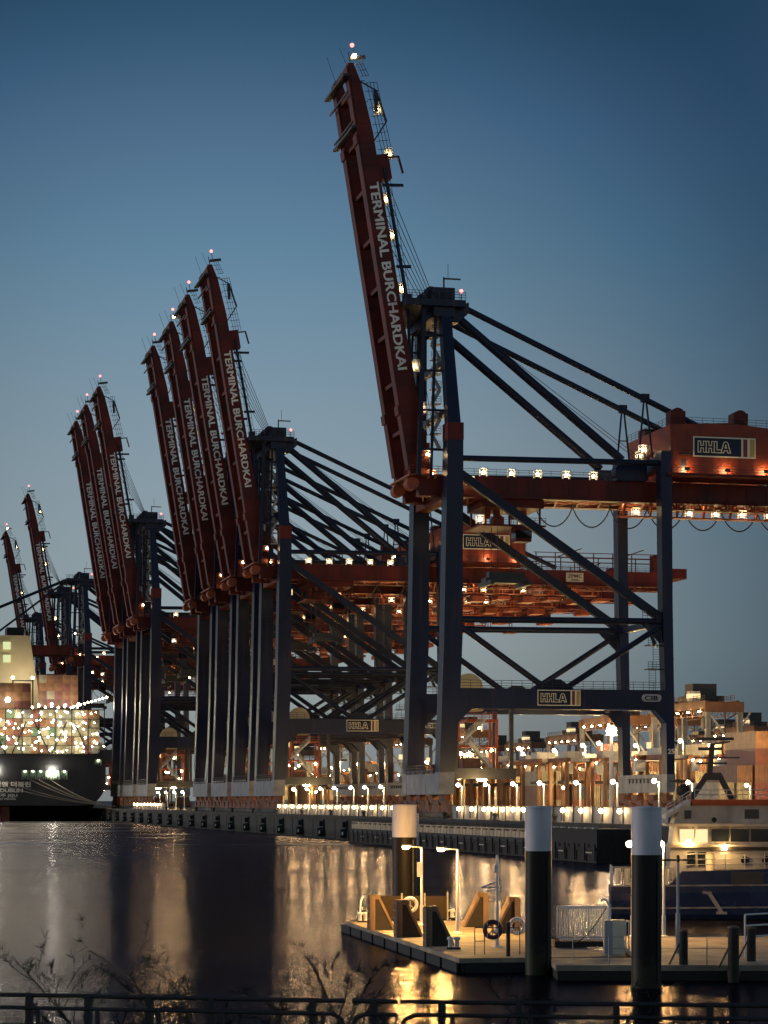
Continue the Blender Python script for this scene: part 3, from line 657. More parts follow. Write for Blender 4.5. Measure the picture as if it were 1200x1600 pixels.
# bollards on the coping
b0 = None
for i in range(14):
    if b0 is None:
        b0 = MB().lathe([(.3,0),(.24,.15),(.2,.5),(.36,.62),(.34,.8),(.12,.86)], 10).build('bollard', 'black')
        bo = b0
    else: bo = b0.copy(); COL.objects.link(bo)
    bo.location = TW(-4.2, 250 - i*24, 3.78); tag(bo, nth(i) + ' black mooring bollard from the left on the quay coping', 'bollard', 'mooring bollards on the quay coping')
# long moored pontoons in front of the quay
def long_pontoon(t0, t1, xa, xb, lab, dark):
    t = thing('work_pontoon', lab, 'pontoon', TW(0,0,0), A)
    MB().box(xa,xb,t0,t1,-.4,1.5).box(xa-.15,xa-.001,t0,t1,1.2,1.5).build('hull', 'tdark', t)
    n = int((t1-t0)/3)
    for k in range(n+1): MB().box(xa-.3,xa-.16,t0+(t1-t0)*k/n-.2,t0+(t1-t0)*k/n+.2,.2,1.9).build('fender_timber', 'black', t)
    if dark:
        MB().box(xa+.2,xb,t0+.5,t1-.5,1.5,3.35).build('deckhouse', 'tdark', t)
        b = MB()
        for k in range(9): b.box(xa-.05,xa+.4,t0+1+k*(t1-t0-2)/8-.25,t0+1+k*(t1-t0-2)/8+.25,3.351,3.5)
        b.build('roof_hatch', 'lgrey', t)
    else:
        b = MB().box(xa+.3,xa+.6,t0,t1,2.05,2.75)
        for k in range(n*2): b.box(xa+.25,xa+.299,t0+k*1.5,t0+k*1.5+.08,2.05,2.75)
        b.build('slatted_band', 'band', t)
        b = MB().box(xa+.3,xa+.6,t0,t1,2.95,3.05)
        for k in range(n): b.box(xa+.32,xa+.58,t0+.3+k*3,t0+1.0+k*3,2.751,2.949)
        b.build('top_strip', 'band', t)
        MB().rail((xa+.4,t0,3.05),(xa+.4,t1,3.05),.45,1.0,.04,1).box(xa+.7,xb,t0,t1,1.5,2.9).build('walkway', 'dark', t)
    b = MB()
    for k in range(0, n, 3): b.box(xa-.17,xa-.152,t0+1+k*3,t0+3.0+k*3,.95,1.08)
    b.build('pale_stripe', 'plate', t)
long_pontoon(-68, 24, -8.6, -5.2, 'long dark pontoon with pale slatted band moored against the quay wall', False)
long_pontoon(-92, -69.5, -9.4, -5.2, 'short dark pontoon with boxy deckhouse, right of the long slatted one', True)
tw = thing('signal_ladder', 'slim white lattice ladder standing on the long slatted pontoon', 'ladder', TW(-8.9,-18,1.5), A)
b = MB()
for e in (-.35, .35): b.bar((0,e,-1.2),(0,e,3.0),.08)
for k in range(9): b.bar((0,-.35,-1+k*.45),(0,.35,-1+k*.45),.06)
b.build('ladder_frame', 'white', tw)
# ------------------------------------------------------------------ yard behind the cranes
def yard_lamp(h, r, m):
    t = thing('yard_lamp', '', 'lamp', (0,0,0), A, 'yard lamps behind the cranes')
    MB().tube((0,0,0),(0,0,h),.16,.11,n=8).bar((0,0,h-.05),(-.55,0,h+.1),.12).lathe([(.35,0),(.3,.25),(.17,.4)],8).build('pole', 'white', t)
    MB().ball((-.6,0,h+.1),r,8).build('bulb', m, t); return t
y0_ = yard_lamp(4.6, .26, 'lys'); y1_ = yard_lamp(12.5, .32, 'ly')
spots = []                                 # (px bearing, landward x, tall)
YL = [(600,6,0),(575,6,0),(553,6,0),(527,6,0),(505,8,0),(484,8,0),(463,8,0),(443,8,0),(722,6,0),(765,6,0),(808,6,0),(850,6,0),(907,8,0),(965,8,0),(1030,8,0),(1082,20,0),
      (250,8,0),(262,8,0),(275,8,0),(288,8,0),(815,48,1),(870,60,1),(915,52,1),(820,70,1),(847,90,1),(885,95,1),(735,55,1),(998,62,1),(1068,58,1),(1165,60,1),(1115,75,1),(775,60,1),(940,80,1),
      (560,60,1),(520,70,1),(480,60,1),(610,65,1),(455,75,1),(265,60,1),(285,75,1),(540,90,1),(590,90,1)]
def tfor(px, x):
    q = (px-600)/3600; return (X0 + CA*x - q*(Y0 + SA*x))/(SA + q*CA)
YP = [(px, x, tall, tfor(px, x)) for px, x, tall in YL]
def pxof(x, t): p_ = TW(x, t); return 600 + 3600*p_.x/p_.y
for k in range(6): YP.append((pxof(43+k*6.6, 80), 43+k*6.6, k % 2, 80))  # these further lamp rows are added to light the container ends
for k in range(9): YP.append((pxof(43+k*7, 174), 43+k*7, k % 2, 174))
for k in range(6): YP.append((pxof(41+k*6, 286), 41+k*6, k % 2, 286))
for k in range(5): YP.append((pxof(41+k*6, 408), 41+k*6, k % 2, 408))
for k in range(3): YP.append((pxof(48+k*6, 8), 48+k*6, k % 2, 8))
cnt = [0, 0]
for px, x, tall, t_ in sorted(YP):
    tall = int(tall); i = cnt[tall]; cnt[tall] += 1
    s = y1_ if tall else y0_
    o = copy_tree(s)
    o.location = TW(x, t_, QZ)
    o['label'] = nth(i) + (' yard light from the left, on a tall pale pole behind the cranes' if tall else ' yard light from the left, on a short white pole behind the quay edge')
for s in (y0_, y1_):
    for ch in list(s.children): bpy.data.objects.remove(ch)
    bpy.data.objects.remove(s)
mast = thing('floodlight_mast', 'tall white mast with the brightest star-like floodlight, before the rear leg', 'floodlight', TW(24, tfor(955, 24), QZ), A)
MB().tube((0,0,0),(0,0,11.6),.32,.24,n=10).lathe([(.6,0),(.55,.5),(.33,.7)],10).box(-.9,.9,-.3,.3,11.6,11.75).build('pole', 'white', mast)
MB().tube((.5,0,4.5),(.5,0,7.2),.16,n=8).build('cable_box', 'white', mast)
for x in (0,): MB().ball((x,-.1,12.3),.72,12).build('floodlight', 'lm', mast)
# straddle carriers
def carrier():
    t = thing('straddle_carrier', '', 'straddle carrier', (0,0,0), A, 'straddle carriers in the yard')
    for x in (0, 9.5):
        for y in (0, 4.6): MB().box(x-.28,x+.28,y-.28,y+.28,1.2,9.2).build('leg', 'peach', t)
    for y in (0, 4.6):
        o = MB().box(-1.6,11.2,y-.35,y+.35,.55,1.25).build('wheel_beam', 'peach', t)
        for k in range(4): MB().tube((-.6+k*3.5,y-.4,.55),(-.6+k*3.5,y+.4,.55),.55,n=12).build('wheel', 'black', o)
        MB().box(-1,10.6,y-.4,y+.4,9.2,9.9).build('top_beam', 'rust', t)
    b = MB()
    for x in (0, 9.5): b.box(x-.4,x+.4,.4,4.2,9.25,9.85)
    b.box(3,6.5,.6,4,9.9,11.1); b.build('engine_deck', 'lgrey', t)
    MB().box(-1.4,.3,-1.4,-.42,7.2,9.1).build('operator_cab', 'white', t)
    MB().box(-.9,10.4,1.7,2.9,5.4,5.9).build('spreader', 'dark', t)
    for x in (-1.0, 10.6): MB().ball((x,-.5,9.0),.22,8).build('work_lamp', 'lw', t)
    return t
s0 = carrier()
SC = [(730,42),(770,44),(800,43),(845,50),(880,44),(925,46),(985,52),(600,44),(560,48),(525,44),(490,50),(460,46),(280,48),(257,44),(1075,52),(1130,56),(820,62),(900,66),(700,58),(540,62),(750,50),(785,54),(815,47),(860,55),(895,50),(940,54),(960,60),(1000,46),(1040,58),(575,54),(510,56),(475,54),(268,56),(715,66)]
for i, (px, x) in enumerate(sorted(SC)):
    s = s0 if i == 0 else copy_tree(s0); s.location = TW(x, tfor(px, x), QZ); s.rotation_euler = (0, 0, A + (R(90) if i % 3 else R(4)))
    s['label'] = nth(i) + ' orange straddle carrier from the left among the container stacks'
# container stacks
def container_mesh(i, L_=12.2):
    b = MB().box(0,L_,0,2.44,0,2.59)
    for x in (0, L_):
        s = -1 if x == 0 else 1; xx = x + s*.03
        for y in (0, 1.18, 2.36): b.box(min(x,xx)+.002*s,max(x,xx)+.002*s,y,y+.08,0,2.59)
        b.box(min(x,xx)+.002*s,max(x,xx)+.002*s,.08,2.36,2.45,2.59); b.box(min(x,xx)+.002*s,max(x,xx)+.002*s,.08,2.36,.0,.12)
    for z in (0, 2.47): b.box(0,L_,-.04,-.002,z,z+.12); b.box(0,L_,2.442,2.48,z,z+.12)
    for x in (0, L_-.15): b.box(x,x+.15,-.04,-.002,.121,2.469)
    return b.build('shipping_container', CC[i])
CM = [container_mesh(i) for i in range(8)]
for o in CM: COL.objects.unlink(o)
def put(ci, loc, rz, label, group):
    o = CM[ci].copy(); COL.objects.link(o); o.location = loc; o.rotation_euler = (0,0,rz); return tag(o, label, 'container', group)
blocks = [(330, 60, 3, 4), (64, 92, 4, 3)]
for bi, (t0, x0, nb, mt) in enumerate(blocks):
    for bay in range(nb):
        h = mt + random.choice((0, 0, 1, -1))
        for z in range(h):
            ci = random.choice((0,1,1,2,0,4,5,7,1))
            put(ci, TW(x0 + bay*13.0, t0 + random.uniform(-.08,.08), QZ + z*2.6), A,
                CN[ci] + ' container, ' + nth(z) + ' tier, ' + nth(bay) + ' stack from the water, ' + ('far' if bi == 0 else 'right-hand') + ' side-on block', 'containers stacked in the yard')
for bi, (t0, x0, n_) in enumerate(((92, 42, 13), (188, 42, 17), (18, 47, 6), (296, 40, 12), (420, 40, 10))):
    for k in range(n_):
        for z in range(random.choice((2, 3, 3, 4, 4, 5))):
            ci = random.choice((0,1,3,2,2,3,5,7,1,3,4))
            put(ci, TW(x0 + k*2.95 + 2.44, t0 + random.uniform(-.1,.1), QZ + z*2.6), A + R(90),
                CN[ci] + ' container end, ' + nth(z) + ' tier, ' + nth(k) + ' column from the water, ' + ('middle', 'far', 'near right', 'distant', 'most distant')[bi] + ' yard row', 'containers stacked in the yard')
# rail mounted gantries over the blocks
def rmg():
    t = thing('stacking_crane', '', 'gantry crane', (0,0,0), A, 'stacking cranes over the yard blocks')
    for x in (0, 6.6):
        for y in (0, 30): MB().loft([(0,x-.36,x+.36,y-.4,y+.4),(19.6,x-.5,x+.5,y-.45,y+.45)]).build('leg', 'grey', t)
    for y in (0, 30):
        MB().box(-.7,7.3,y-.5,y+.5,19.6,21.6).build('end_beam', 'gantry', t)
        MB().bar((0.2,y,19.4),(6.4,y,11.5),.35).build('knee_brace', 'lgrey', t)
        MB().box(-1.5,8.1,y-.5,y+.5,.5,1.4).build('sill_beam', 'orange', t)
    for x in (.2, 6.4):
        g = MB().box(x-.4,x+.4,.6,29.4,20.4,21.9)
        for k in range(9): g.bar((x,1+k*3.1,20.4),(x,2.5+k*3.1,19.0),.14).bar((x,2.5+k*3.1,19.0),(x,4.1+k*3.1,20.4),.14)
        g.bar((x,1,19.0),(x,29,19.0),.18)
        g.rail((x-.6,.6,21.9),(x-.6,29.4,21.9),1.0,2,.05).build('bridge_girder', 'gantry', t)
    tr = MB().box(-.4,7,9,15,21.95,23.2).box(.6,5.6,9.6,14,23.2,25.6).build('trolley', 'dark', t)
    MB().box(-.9,1.2,7.2,9,22,24).build('operator_cab', 'lgrey', tr); MB().box(-.95,1.25,7.15,9.05,22.6,23.5).build('cab_window', 'lwin', tr)
    for k in range(5): MB().box(-.62,-.35,3+k*6,3.5+k*6,19.7,19.98).build('girder_lamp', 'lw', t)
    MB().box(2,5,10,14,15.5,16.2).build('spreader', 'dark', t)
    b = MB()
    for z in (6, 11, 16): b.bar((.2,.1,z),(6.4,.1,z+3.6),.16)
    b.box(1.2,4.6,-.9,-.5,2.2,4.6).box(-.6,1.2,.6,2.2,16.4,18.6).bar((3.3,-.6,1.4),(3.3,-.6,19.6),.22)
    b.build('brace_panel', 'dark', t)
    MB().box(5.2,6.2,-.9,-.45,14.2,15.6).build('lit_cabinet', 'lwin', t)
    b = MB()
    for k in range(7): b.bar((7.3,.4,1.5+k*2.6),(7.3 if k%2 else 9,.4,4.1+k*2.6),.1,.4)
    b.build('access_stair', 'lgrey', t)
    return t
r0 = rmg()
RG = [(1106,82,108),(1181,58,250),(975,56,185),(832,52,420),(1062,95,190),(730,54,300),(905,90,330),(780,80,470),(1140,120,300),(470,60,560),(530,60,430),(595,60,335),(640,70,380)]
for i, (px, x, t_) in enumerate(sorted(RG)):
    r = r0 if i == 0 else copy_tree(r0)
    if px in (1106,): t_ = tfor(px, x)
    # keep the bearing, at the distance t_
    Yw = Y0 + CA*t_ + SA*x
    xx = ((px-600)/3600*(Y0 + CA*t_) + SA*t_ - X0)/(CA - (px-600)/3600*SA)
    r.location = TW(xx, t_, QZ); r['label'] = nth(i) + ' grey-legged stacking crane from the left with orange bridge, in the yard'
b = MB()
for k in range(7): b.box(0,18,k*16,k*16+12,0,14+5*((k*7)%3))
# ------------------------------------------------------------------ container ship at the berth
ST = 374
ship = thing('container_ship', 'huge dark grey container ship seen from its stern, moored at the quay', 'ship', TW(-34.2, ST, 0), A)
W_ = 29.3
def hull_sec(y, zt, zb, hw, rad):
    pts = []
    for k in range(9):
        a = math.pi/2*k/8
        pts.append((hw - rad*(1 - math.cos(math.pi/2 - a))*1.0 if False else hw - rad + rad*math.cos(a), zb + rad - rad*math.sin(a)))
    right = [(hw, zt)] + pts
    return [(-x, y, z) for x, z in right] + [(x, y, z) for x, z in reversed(right)]
secs = [hull_sec(0,19.7,4.6,W_,7.0), hull_sec(16,19.7,2.2,W_,7.2), hull_sec(40,19.7,-1.5,W_,6), hull_sec(120,19.7,-3,W_,4), hull_sec(360,19.7,-3,W_*.9,4), hull_sec(400,19.7,-3,2,1.5)]
b = MB(); n = len(secs[0]); vs = [p for s in secs for p in s]
fs = [tuple(range(n))] + [(j*n+i, j*n+(i+1)%n, (j+1)*n+(i+1)%n, (j+1)*n+i) for j in range(len(secs)-1) for i in range(n)]
b.add(vs, fs, 0, False); hull = b.build('hull', 'hullgrey', ship)
for p in hull.data.polygons: p.use_smooth = False
MB().box(-1.2,1.2,2,9,-2,4.4).prism([(-.5,-2),(.5,-2),(.5,3),(-.5,3)],9,22).build('rudder', 'hullred', ship)
MB().box(-W_-.02,W_+.02,-.12,-.003,19.0,19.75).build('bulwark_rail', 'dark', ship)
for x0, n_ in ((4.6, 6), (-17.5, 6), (26.0, 1)):
    zb, zt = (12.3, 14.9) if n_ > 1 else (16.6, 18.4)
    if n_ == 1: zb, zt = 16.4, 18.2
    for k in range(n_):
        xa = x0 + k*2.28
        f = MB().box(xa,xa+2.0,-.25,-.01,zb,zt)
        f = MB().box(xa,xa+2.05,-.06,-.012,zb,zt).build('mooring_port', 'green', ship)
        q = MB()
        for e in (xa-.1, xa+2.05): q.box(e,e+.12,-.3,-.004,zb-.1,zt+.1)
        q.box(xa,xa+2.05,-.3,-.004,zt,zt+.14).box(xa,xa+2.05,-.3,-.004,zb-.14,zb)
        for e in (.4, .9, 1.4): q.box(xa+e-.15,xa+e+.15,-.16,-.061,zb,zb+.5+.4*((k*3+int(e*10))%3)/2)
        q.build('port_frame', 'dark', f)
        MB().box(xa+.9,xa+1.2,-.28,-.2,zt-.35,zt-.08).build('port_lamp', 'ls', f)
for x in (-2.6, 13.6): MB().ball((x,-.6,15.0),.45,10).build('stern_flood', 'lstar', ship)
text('에이치엠엠 더블린', 'stern_lettering', 'letter', ship, face_front(-9.3, -.05, 10.2), 16.6, 1.7, .03)
text('HMM DUBLIN', 'stern_lettering', 'letter', ship, face_front(-6.6, -.05, 8.55), 11.6, 1.45, .04)
text('제주 JEJU', 'stern_lettering', 'letter', ship, face_front(-3.0, -.05, 7.2), 6.4, 1.1, .03)
text('IMO 9863302', 'stern_lettering', 'letter', ship, face_front(-2.6, -.05, 6.3), 5.6, .75, .02)
# funnel casing
b = MB().loft([(19.7,-14,12.6,34,50),(41,-12.5,12.2,34,50),(57,-11.5,9.8,35,49)]); b.build('funnel_casing', 'funnel', ship)
MB().box(3,8.2,37,46,57,59.6).build('funnel_top', 'black', ship)
for z in (52.6, 48.6): MB().box(1.6,3.9,33.9,34.6,z,z+2.3).build('casing_window', 'lgw', ship)
# lashing bridge across the stern, with its many lamps
b = MB()
for k in range(13): x = -29 + k*4.83; b.bar((x,.4,19.7),(x,.4,33.2),.28)
for z in (22.3, 24.9, 27.5, 30.1, 32.9): b.bar((-29,.4,z),(29,.4,z),.14,.2)
for x0, d in ((6,-4.2),(8.4,4.4),(17.8,-4.4),(20.0,4.4),(-4.4,4.4),(-7,-4.4)): b.bar((x0,.2,29.2),(x0+d,.2,19.8),.38)
lb = b.build('lashing_bridge', 'dark', ship)
rr = random.Random(4)
for k in range(14):
    for z in range(5):
        for q_ in range(2 if (k*5+z) % 3 else 1):
            x = -4.3 + k*2.5 + rr.uniform(-1.1,1.1)
            if k*9 + z*2 < 118: MB().ball((x,-.1,21.2+z*2.6+rr.uniform(-1.0,1.0)),rr.choice((.16,.22,.28)),6).build('bridge_lamp', 'ls', lb)
for k in range(10): MB().ball((20+k*1.1,3,33.8+k*.33),.26,8).build('bridge_lamp', 'ls', lb)
for k in range(8): MB().ball((8+k*1.9,3,33.6+.3*(k%2)),.3,8).build('bridge_lamp', 'ls', lb)
MB().ball((.6,-.3,35.6),.75,10).build('deck_flood', 'ls', lb)
fp = MB().bar((4,26,19.7),(4,26,43),.4).bar((10,26,19.7),(10,26,43),.4).bar((4,26,42.6),(10,26,42.6),.3).build('fill_flood_post', 'dark', ship)  # invented post with two floods, added to brighten the funnel casing
for x in (4, 10): MB().ball((x,26.4,43.5),.34,8).build('fill_flood', 'lstar', fp)
for k in range(6): MB().ball((6+k*4.2,57,36.5+.4*(k%2)),.3,8).build('deck_flood', 'lstar', lb)
def ship_box(col, tier, y, z0, ci, where):
    p = ship.matrix_basis @ Vector((-29.9 + col*2.5 + 2.44, y, z0 + tier*2.6))
    put(ci, p, A + R(90), f'{CN[ci]} container end, {nth(col-9 if col<24 else col)} column, {nth(tier)} tier, {where}', 'containers on the ship')
# only the columns the photo shows (ship runs out of the frame at the left)
pal = [3,3,3,5,3,6,7,3,2,1,3,5]
for col in range(9, 23):
    for tier in range(5): ship_box(col, tier, 1.4, 19.9, rr.choice(pal), 'front stack on the ship stern')
for col in range(9, 15):
    for tier in range(5, 8): ship_box(col, tier, 3.0, 19.9, rr.choice((1,0,1,7,0,2)), 'front stack on the ship stern')
for col in range(12, 23):
    for tier in range(6, 10): ship_box(col, tier, 64, 20.5, rr.choice((2,1,2,7,3,2,1)), 'rear stack behind the ship funnel')
# mooring lines from the stern to the quay
for i, (a_, z, t_) in enumerate(((3, 12.2, -9), (5.6, 12.2, -11), (-4, 11.6, -16), (-8, 11.4, -18), (9, 12.2, -8))):
    p = ship.matrix_basis @ Vector((a_+4, -.3, z)); q = TW(-4.4, ST + t_ - 2, 4.4)
    pts = [p.lerp(q, k/10) - Vector((0,0,1.1*math.sin(math.pi*k/10))) for k in range(11)]
    tag(MB().path(pts, .11, 5).build('mooring_line', 'rope'), nth(i) + ' mooring line from the ship stern to the quay, counted from the top', 'rope', 'mooring lines of the ship')
# ------------------------------------------------------------------ foreground pontoon
PC = Vector((2.77, 83.2, 0)); UP = Vector((-.175, .984, 0)); VP = Vector((.984, .175, 0)); PA = math.atan2(.175, .984)
DZ = .53
def PW(v, u, z=DZ): return PC + VP*v + UP*u + Vector((0,0,z))
pon = thing('landing_pontoon', 'low floating landing pontoon with planked deck lit by yellow lamps', 'pontoon', PC, PA)
MB().box(0,6,0,25.4,-.4,.35).build('hull', 'tdark', pon)
b = MB().box(-.08,6.08,-.08,25.5,.35,.53); b.build('deck', 'deck', pon)
b = MB()
for k in range(9): b.box(-.16,-.081,k*3,k*3+2.6,.0,.36)
for k in range(2): b.box(.2+k*3,2.8+k*3,-.16,-.081,.0,.36)
b.build('rubbing_strake', 'black', pon)
# piles
def pile(x, y, r, lab):
    t = thing('mooring_pile', lab, 'pile', (x, y, 0), 0, 'mooring piles')
    MB().tube((0,0,-2),(0,0,4.42),r,n=32).tube((0,0,1.55),(0,0,1.59),r+.006,n=32).tube((0,0,3.05),(0,0,3.09),r+.006,n=32).build('black_shaft', 'pileblack', t)
    o = MB().tube((0,0,4.42),(0,0,5.95),r+.004,n=32).lathe([(r+.03,5.95),(r+.03,6.0),(r*.2,6.04)],32).build('white_top', 'pilewhite', t)
    MB().bar((r*.7,-r*.8,.2),(r*.7,-r*.8,4.3),.05).build('guide_rail', 'dark', t); return t
pile(1.0, 113.0, .6, 'farthest and leftmost black mooring pile with white top, behind the glass screen')
pile(5.52, 82.4, .475, 'middle black mooring pile with white top, at the near pontoon edge')
pile(8.72, 76.6, .50, 'nearest and rightmost black mooring pile with white top, before the blue boat')
# lamp posts
def lamp_post(p, h, arm, lab, sgn=False, ball=False):
    t = thing('lamp_post', lab, 'lamp post', p, 0, 'lamp posts on the pontoons')
    MB().tube((0,0,0),(0,0,.9),.085,n=10).tube((0,0,.9),(0,0,h),.06,.05,n=10).lathe([(.22,0),(.22,.03),(.1,.08)],12).build('pole', 'white', t)
    if arm:
        MB().tube((0,0,h),(arm,0,h+.05),.03,n=6).box(arm-.25,arm+.2,-.11,.11,h+.03,h+.12).build('lamp_head', 'lgrey', t)
        MB().ball((arm-.05,0,h-.0),.10,10,sq=(1.5,1,.8)).build('bulb', 'lp', t)
    else: MB().ball((-.12,0,h+.02),.13,10).build('bulb', 'lpost', t)
    if sgn: MB().box(-.22,.02,-.09,-.065,h-1.35,h-.68).build('notice_board', 'white', t)
    return t
lamp_post(at(659, 1445, DZ), 3.55, -.68, 'white pontoon lamp post carrying a small notice board, near the glass screen', True)
lamp_post(at(715, 1459, DZ), 3.6, -.66, 'plain white pontoon lamp post with a bright yellow lamp, mid deck')
lamp_post(Vector((10.35, 96, DZ)), 3.85, 0, 'thin lamp post with round light just left of the nearest pile')
lamp_post(Vector((11.66, 96, DZ)), 3.85, 0, 'thin lamp post with round light just right of the nearest pile')
mp_ = at(777, 1480, DZ)
sm = thing('signal_mast', 'white signal mast with triangular side bracket and hanging lamps on the pontoon', 'mast', mp_)
MB().tube((0,0,0),(0,0,1.6),.07,n=8).tube((0,0,1.6),(0,0,3.58),.05,n=8).lathe([(.25,0),(.25,.03),(.08,.06)],12).build('pole', 'white', sm)
MB().bar((0,0,2.55),(-.62,0,2.32),.05).bar((-.62,0,2.32),(.12,0,2.32),.05).bar((0,0,2.32),(0,0,2.55),.05).bar((-.05,0,3.2),(-.05,-.1,2.9),.12).bar((.14,0,2.2),(.14,0,2.65),.05).build('bracket', 'white', sm)
for k in range(5): MB().ball((-.58+k*.12,0,2.18),.04,6).build('hanging_lamp', 'white', sm)
# glass / bronze screen at the back edge
gs = thing('wind_screen', 'low brown tinted wind screen at the back of the pontoon', 'screen', at(592, 1439, DZ))
for k in range(3): MB().box(.05+k*1.08,1.06+k*1.08,-.02,.02,.08,1.18).build('pane', 'bronze', gs)
for k in range(4): MB().box(-.03+k*1.08,.04+k*1.08,-.04,.04,0,1.24).ball((k*1.08,0,1.27),.06,6).build('post', 'steel', gs)
# fender dolphins on the pontoon edges
def dolphin(lab):
    t = thing('fender_post', lab, 'fender', (0,0,0), PA, 'wedge shaped timber fender posts on the pontoon')
    b = MB()
    for k in range(3): b.box(-.12,.12,-.36+k*.245,-.13+k*.245,0,1.50+.05*(k%2))
    b.build('upright_board', 'timber', t)
    o = MB().prism([(.12,0),(.12,1.35),(.34,1.35),(.95,0)], -.26, .26).build('wedge_brace', 'tdark', t)
    b = MB()
    for k in range(3): b.bar((.30,-.21+k*.21,1.44-.05*k),(.98,-.21+k*.21,.03),.185,.10)
    b.box(.1,.36,-.3,.3,1.352,1.56).build('sloping_board', 'timber', t)
    for z in (.2,.5,.8,1.1,1.4):
        for yy in (-.2, .2): MB().ball((-.13,yy,z),.035,6).build('bolt', 'steel', o)
    return t
d0 = dolphin('')
DS = [((580,1453),1,'leftmost timber fender post on the far left corner of the pontoon'),((622,1464),1,'second timber fender post on the left pontoon edge, below the white life ring'),((668,1478),1,'nearest timber fender post on the left pontoon edge'),
      ((757,1448),-1,'far right timber fender post beside the white cabinet'),((806,1458),-1,'right timber fender post beside the middle pile')]
for i, ((px, py), s, lab) in enumerate(DS):
    d = d0 if i == 0 else copy_tree(d0); d.location = at(px, py, DZ); d['label'] = lab
    d.rotation_euler = (0, 0, PA + (0 if s > 0 else math.pi))
# life rings
def ring(p, lab, m, tilt=0):
    t = thing('life_ring', lab, 'life ring', p, 0)
    MB().torus((0,0,0),.29,.085).build('ring', m, t)
    b = MB()
    for k in range(4):
        a = math.pi/4 + k*math.pi/2; c = Vector((math.cos(a)*.29,0,math.sin(a)*.29)); b.torus(c, .088, .012, 'x', 10, 5)
    b.build('grab_band', 'white' if m != 'white' else 'ringred', t)
    MB().bar((0,.03,-.2),(0,.03,.2),.05).bar((0,.03,0),(-.16,.03,-.18),.045).bar((0,.03,0),(.16,.03,-.18),.045).build('hanger', 'steel', t)
    t.rotation_euler = (0, 0, tilt); return t
pr = at(641, 1447, DZ)
rs = thing('ring_stand', 'thin stand holding the white life ring in front of the wind screen', 'stand', pr)
MB().tube((0,0.12,0),(0,0.12,1.25),.03,n=6).bar((-.15,.12,.02),(.15,.12,.02),.06).build('stand_post', 'steel', rs)
ring(pr + Vector((0,0,.97)), 'white life ring in front of the brown wind screen', 'white')
pd = at(770, 1492, DZ)
rs = thing('ring_stand', 'wire rail frame holding the dark red life ring at the near pontoon edge', 'railing', pd)
b = MB()
for x in (-.66, -.3, 1.0): b.tube((x,.1,0),(x,.1,1.0),.02,n=6)
b.tube((-.66,.1,1.0),(1.0,.1,1.0),.02,n=6).tube((-.66,.1,.5),(-.3,.1,.5),.015,n=6); b.build('rail_frame', 'dark', rs)
ring(pd + Vector((0,.02,.93)), 'dark red life ring on the wire rail at the near edge', 'ringred')
ring(at(808, 1471, DZ) + Vector((0,0,.62)), 'second white life ring, half hidden behind the middle pile', 'white')
# cabinet, bollards, pipes, posts
cb = thing('electric_cabinet', 'white cabinet between the timber fender post and the signal mast', 'cabinet', at(771, 1447, DZ), PA)
MB().box(-.28,.28,-.2,.2,.25,1.12).build('body', 'white', cb); MB().box(-.3,.3,-.22,.22,1.12,1.16).build('lid', 'lgrey', cb); MB().box(-.2,.2,-.15,.15,0,.25).build('plinth', 'dark', cb)
def pbollard(p, lab):
    t = thing('deck_bollard', lab, 'bollard', p, 0, 'bollards on the pontoon')
    MB().box(-.26,.26,-.18,.18,0,.08).build('base_plate', 'black', t)
    for x in (-.13, .13): MB().lathe([(.09,.08),(.08,.34),(.13,.38),(.12,.46),(.03,.48)],10,(x,0,0)).build('bitt', 'white', t)
pbollard(at(709, 1483, DZ), 'twin bollard near the front left of the pontoon deck')
pbollard(at(702, 1436, DZ), 'twin bollard beside the right end of the wind screen')
pbollard(at(567, 1441, DZ), 'twin bollard at the far left tip of the pontoon')
vp = thing('vent_pipe', 'thin curved pale pipe at the far left tip of the pontoon', 'pipe', at(564, 1440, DZ))
MB().path([(0,0,0),(-.03,0,.5),(0,0,.95),(.1,0,1.18)], .035, 8).build('pipe', 'white', vp)
wp = thing('wooden_post', 'dark wooden post at the near pontoon edge beside the dark life ring', 'post', at(794, 1494, DZ))
MB().tube((0,0,0),(0,0,1.2),.075,n=12).build('shaft', 'tdark', wp); MB().lathe([(.085,1.2),(.085,1.26),(.02,1.29)],12).build('cap', 'timber', wp)
# second pontoon at the right, gangway with lattice rail
p2 = thing('side_pontoon', 'dark pontoon at the right with planked deck, beside the blue boat', 'pontoon', (6.0, 79.7, 0))
MB().box(0,26,0,3.6,-.4,.33).box(3.4,26,3.6,17,-.4,.33).build('hull', 'tdark', p2); MB().box(-.05,26.05,-.05,3.6,.33,.53).box(3.35,26.05,3.6,17,.33,.53).build('deck', 'deck', p2)
gw = thing('gangway', 'pale gangway with white lattice side rails right of the middle pile', 'gangway', (6.8, 89.0, 0))
MB().box(-.2,2.5,0,1.4,.55,.78).build('walk_beam', 'tdark', gw)
for y, z in ((0, .86), (1.4, .86)):
    b = MB().bar((0,y,z),(1.95,y,z),.06).bar((0,y,z+1.2),(1.95,y,z+1.2),.06)
    for k in range(21): b.bar((k*.0975,y,z),(k*.0975,y,z+1.2),.05 if k % 20 == 0 else .035)
    b.build('lattice_rail', 'white', gw)
pc = thing('shore_power_box', 'pale two tone control box with a curved white pipe on top', 'control box', (8.16, 85.3, DZ))
MB().box(0,.31,0,.4,0,1.25).build('side_panel', 'lgrey', pc); MB().box(.311,.75,0,.4,0,1.27).build('body', 'cream', pc)
MB().path([(.2,.2,1.25),(.2,.2,1.75),(.12,.2,1.98),(-.02,.2,2.05),(-.12,.2,1.95)], .045, 8).build('curved_pipe', 'white', pc)
lr = thing('lattice_gate', 'small white lattice gate between the control box and the nearest pile', 'gate', (9.0, 85.8, DZ))
